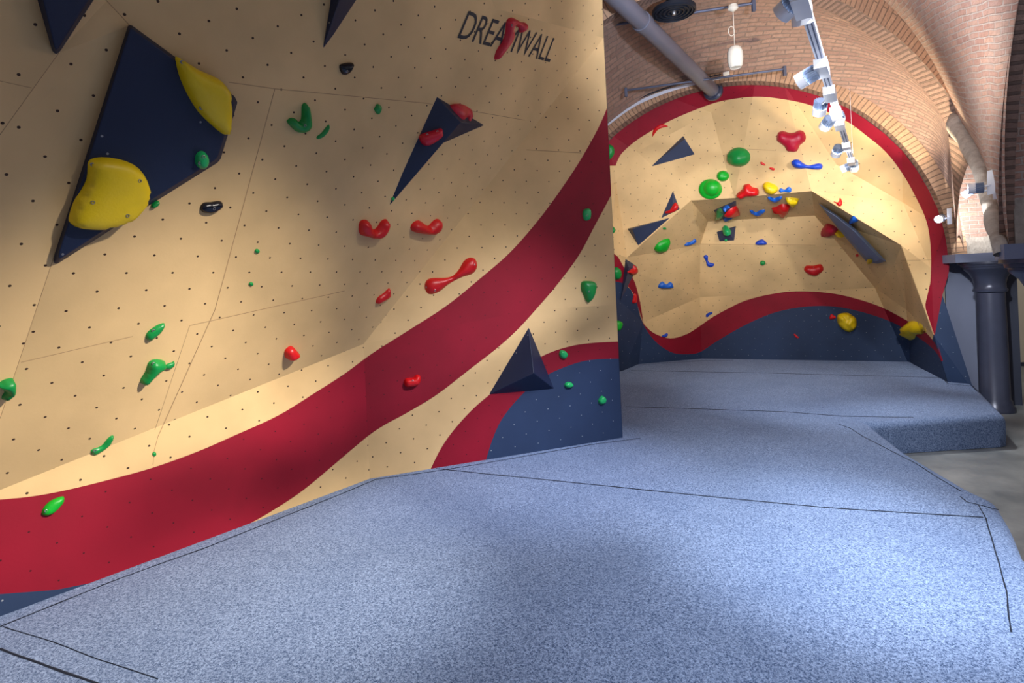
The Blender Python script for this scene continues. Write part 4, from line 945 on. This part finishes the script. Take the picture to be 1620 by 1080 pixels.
# ================================================================== TRACK LIGHTS
zt = 3.42
T0 = onz(1262, -25, zt); T1 = onz(1352, 268, zt); dt = (T1 - T0).normalized(); T1 = T0 + dt * (T1 - T0).length
sdt = dt.cross(zup)
T00 = T0 - dt * .6
tr = empty('lighting_track', T0); tag(tr, 'white ceiling light track running towards the arched wall', 'lighting track')
MB().box((T00 + T1) / 2, dt * (T1 - T00).length / 2, sdt * .026, zup * .018).build('rail', 'track', tr, False, T0)
for k in (-.012, .012):
    MB().box((T00 + T1) / 2 - zup * .017 + sdt * k, dt * (T1 - T00).length / 2, sdt * .004, zup * .002).build('conductor', 'trackdark', tr, False, T0)
for s in (.02, .93):
    q = T0.lerp(T1, s); MB().tube([q, q + zup * (1.75 if s < .9 else 1.05)], .002, 5).build('hanger', 'track', tr, True, q)
def spot(hp, aim, label, lit='glowlow', size=.05, adapter=None, dadj=None, group='spotlights on the ceiling track', adl=.13):
    aim = V(aim).normalized(); hp = V(hp)
    r_ = empty('track_spotlight', hp); tag(r_, label, 'spotlight', group)
    L_ = size * 1.5
    m = MB(); m.lathe(hp - aim * L_, aim, [(size * .72, 0), (size * .75, L_ * .95)], 20)
    a = aim.orthogonal().normalized(); b_ = aim.cross(a)
    for i in range(18):
        t = 2 * math.pi * i / 18; d = a * math.cos(t) + b_ * math.sin(t); tt = aim.cross(d)
        m.box(hp - aim * L_ * .5 + d * size * .86, d * size * .14, tt * size * .035, aim * L_ * .46)
    m.build('heat_sink', 'fin', r_, False, hp)
    MB().lathe(hp, aim, [(size, -.01), (size, size * .9), (size * .9, size * .92), (size * .86, size * .6)], 28, False).build('bezel', 'white', r_, True, hp)
    MB().lathe(hp + aim * size * .6, aim, [(size * .87, 0), (size * .80, .003)], 24).build('lens', lit, r_, True, hp)
    if adapter is not None:
        ad = V(adapter); ax = dadj or dt; s2 = ax.cross(zup).normalized()
        MB().box(ad, ax * adl, s2 * .040, zup * .032).build('driver_box', 'white', r_, False, ad)
        c2 = hp - aim * L_ * .4
        MB().tube([ad - zup * .02, ad.lerp(c2, .5) - zup * .01, c2], .009, 8).build('arm', 'white', r_, True, ad)
    return r_
def tp_(y):   # point on the track whose image row is y
    lo, hi = T00, T1
    for _ in range(40):
        m_ = (lo + hi) / 2
        if topx(m_)[1] > y: hi = m_
        else: lo = m_
    return (lo + hi) / 2
def headat(x, y, ref_y, dz=0):
    t = tp_(ref_y); return at(x, y, t.y + dz)
def lamp(name, loc, target, power, ang, blend=.6, col=(1, .96, .92), r=.04):
    d = bpy.data.lights.new(name, 'SPOT'); d.energy = power; d.spot_size = math.radians(ang); d.spot_blend = blend; d.color = col; d.shadow_soft_size = r
    o = bpy.data.objects.new(name, d); COL.objects.link(o); o.location = loc
    o.rotation_euler = (V(target) - V(loc)).to_track_quat('-Z', 'Y').to_euler(); return o
heads = [  # px,py,ref row, target, lit, label, adapter row
 (1247, 12, 2, (.2, 5.6, 2.2), 'glowlow', 'nearest white spotlight on the track, tilted left', -45),
 (1268, 24, 28, (2.6, 4.6, .35), 'glowlow', 'second white spotlight on the track, pointing down', -8),
 (1273, 124, 100, (.6, 5.4, 2.6), 'glow', 'bright spotlight below the first long driver box', 98),
 (1297, 172, 160, (3.6, 8.0, .35), 'glow', 'bright spotlight left of the second driver box', 140),
 (1327, 186, 190, (5.6, 9.0, 3.2), 'glowlow', 'finned spotlight right of the track above the cave', 172),
 (1308, 196, 188, (3.2, 9.6, 1.5), 'glowlow', 'small spotlight under the track beside the finned one', 190),
 (1324, 240, 228, (4.2, 9.8, 1.2), 'glow', 'bright spotlight left of the third driver box', 226),
 (1351, 263, 258, (5.6, 9.0, 2.0), 'glowlow', 'last spotlight at the far end of the track', 250),
 (1337, 266, 262, (2.2, 9.8, 2.4), 'glowlow', 'small spotlight turned left at the far end of the track', 262),
]
HP = []
for (x, y, ry, tg, lit, lab, ay) in heads:
    hp = headat(x, y, ry); ad = tp_(ay) - zup * .045
    spot(hp, V(tg) - hp, lab, lit, .054, ad); HP.append((hp, V(tg)))
# side spotlights near the columns
sp1 = at(1487, 346, 7.3); spot(sp1, V((-.75, -.5, -.15)), 'glaring spotlight beside the crimson ring near the far column', 'glow', .05, at(1502, 342, 7.25), zup * 1.0 + V((.01, 0, 0)), 'spotlights near the columns', .07)
sp2 = at(1541, 298, 4.9); spot(sp2, V((-.8, .6, .02)), 'white spotlight pointing away in front of the brick pier, right one', 'glowlow', .045, at(1568, 288, 4.8), V((.05, 0, 1)), 'spotlights near the columns', .07)
sp3 = at(1530, 306, 5.2); spot(sp3, V((-.5, .6, -.5)), 'small white spotlight pointing up to the pier, left one', 'glowlow', .036, at(1577, 296, 4.9), V((.05, 0, 1)), 'spotlights near the columns', .07)

# ================================================================== LIGHTING
KW = (1, .92, .82); CW = (.86, .88, 1); CV = (1, .93, .87)
lamp('pier_fill', at(1528, 345, 7.15), at(1540, 300, 7.75), 90, 140, .8, (1, .98, .97))  # added light close to the pier, no lamp head hangs here
lamp('spot_vault', sp1 + V((-.15, -.12, .02)), at(1390, 110, 7.6), 420, 90, 1, (1, .82, .55), .05)
# pools on the mat
lamp('spot_mat_near', (2.2, 2.2, 3.9), (1.3, 3.2, .35), 520, 72, 1, (.92, .95, 1), .15)
lamp('spot_mat_pool', (2.6, 2.0, 3.9), (2.0, 3.35, .35), 1000, 40, 1, (.92, .95, 1), .1)
lamp('spot_mat_mid', HP[1][0] - zup * .1, (2.9, 5.5, .35), 330, 60, 1, (.94, .96, 1), .15)
lamp('spot_mat_far', HP[3][0] - zup * .1, (3.9, 7.6, .35), 340, 56, 1, (.93, .95, 1))
# left wall
lamp('spot_wall_a', (3.1, 1.7, 4.9), (-2.4, 3.45, .35), 3200, 33, 1, KW, .12)
lamp('spot_wall_b', (3.3, 2.3, 4.9), (-.2, 5.3, .4), 1500, 36, 1, CW, .15)
lamp('spot_wall_c', (2.2, 2.6, 4.7), (-.5, 5.0, 1.5), 300, 40, 1, KW, .1)
# cave
lamp('spot_cave_a', HP[6][0] + V((0, .1, -.05)), (4.0, 10.0, 2.6), 80, 140, .8, CV, .05)
lamp('spot_cave_right', (5.0, 7.55, 3.75), (4.5, 10.0, 1.6), 120, 110, .8, CV, .04)
lamp('spot_cave_b', HP[4][0] + V((.05, .08, -.05)), (5.2, 9.6, 2.6), 90, 130, .8, CV, .05)
lamp('spot_cave_c', (1.9, 5.6, 3.3), (2.6, 10.2, 2.4), 260, 70, .8, CV, .06)
# upward light on the vault
lamp('spot_up', HP[0][0] + zup * .2 + V((.3, .2, 0)), (3.3, 6.9, 5.5), 640, 100, 1, (.80, .85, 1), .05)
lamp('vault_fill_right', (2.9, 4.4, 3.2), (5.0, 6.6, 4.8), 110, 130, 1, (1, .92, .86), .06)  # added fill that brightens the vault, without a fixture
lamp('spot_column', (3.9, 4.9, 2.7), (6.5, 7.9, 1.0), 420, 36, .8, (.95, .97, 1), .04)
for i in (2, 3, 6):
    d = bpy.data.lights.new('lens_glow', 'POINT'); d.energy = 9; d.shadow_soft_size = .04; d.color = (.9, .95, 1)
    o = bpy.data.objects.new('lens_glow', d); COL.objects.link(o); o.location = HP[i][0] + (HP[i][1] - HP[i][0]).normalized() * .12
lamp('back_fill', (1.3, -.6, 2.9), HP[3][0], 800, 24, 1, (.93, .95, 1), .05)  # added unseen fill from behind the camera, whitens track and driver boxes
lamp('floor_fill', (4.7, 7.2, 3.5), (4.9, 4.9, 0), 260, 78, 1, (.95, .97, 1), .08)  # added fill to lift the concrete floor, no fixture above it
lamp('spot_aisle', (8.5, 7.5, 3.2), (9.5, 11, 1.2), 160, 130, 1, (1, .97, .92), .1)

w = bpy.data.worlds.new('world'); scene.world = w; w.use_nodes = True
bg = w.node_tree.nodes['Background']; bg.inputs[0].default_value = (.92, .87, 1, 1); bg.inputs[1].default_value = .30
scene.view_settings.view_transform = 'Standard'; scene.view_settings.look = 'None'; scene.view_settings.gamma = 1
scene.view_settings.use_curve_mapping = False; scene.view_settings.exposure = 0.0
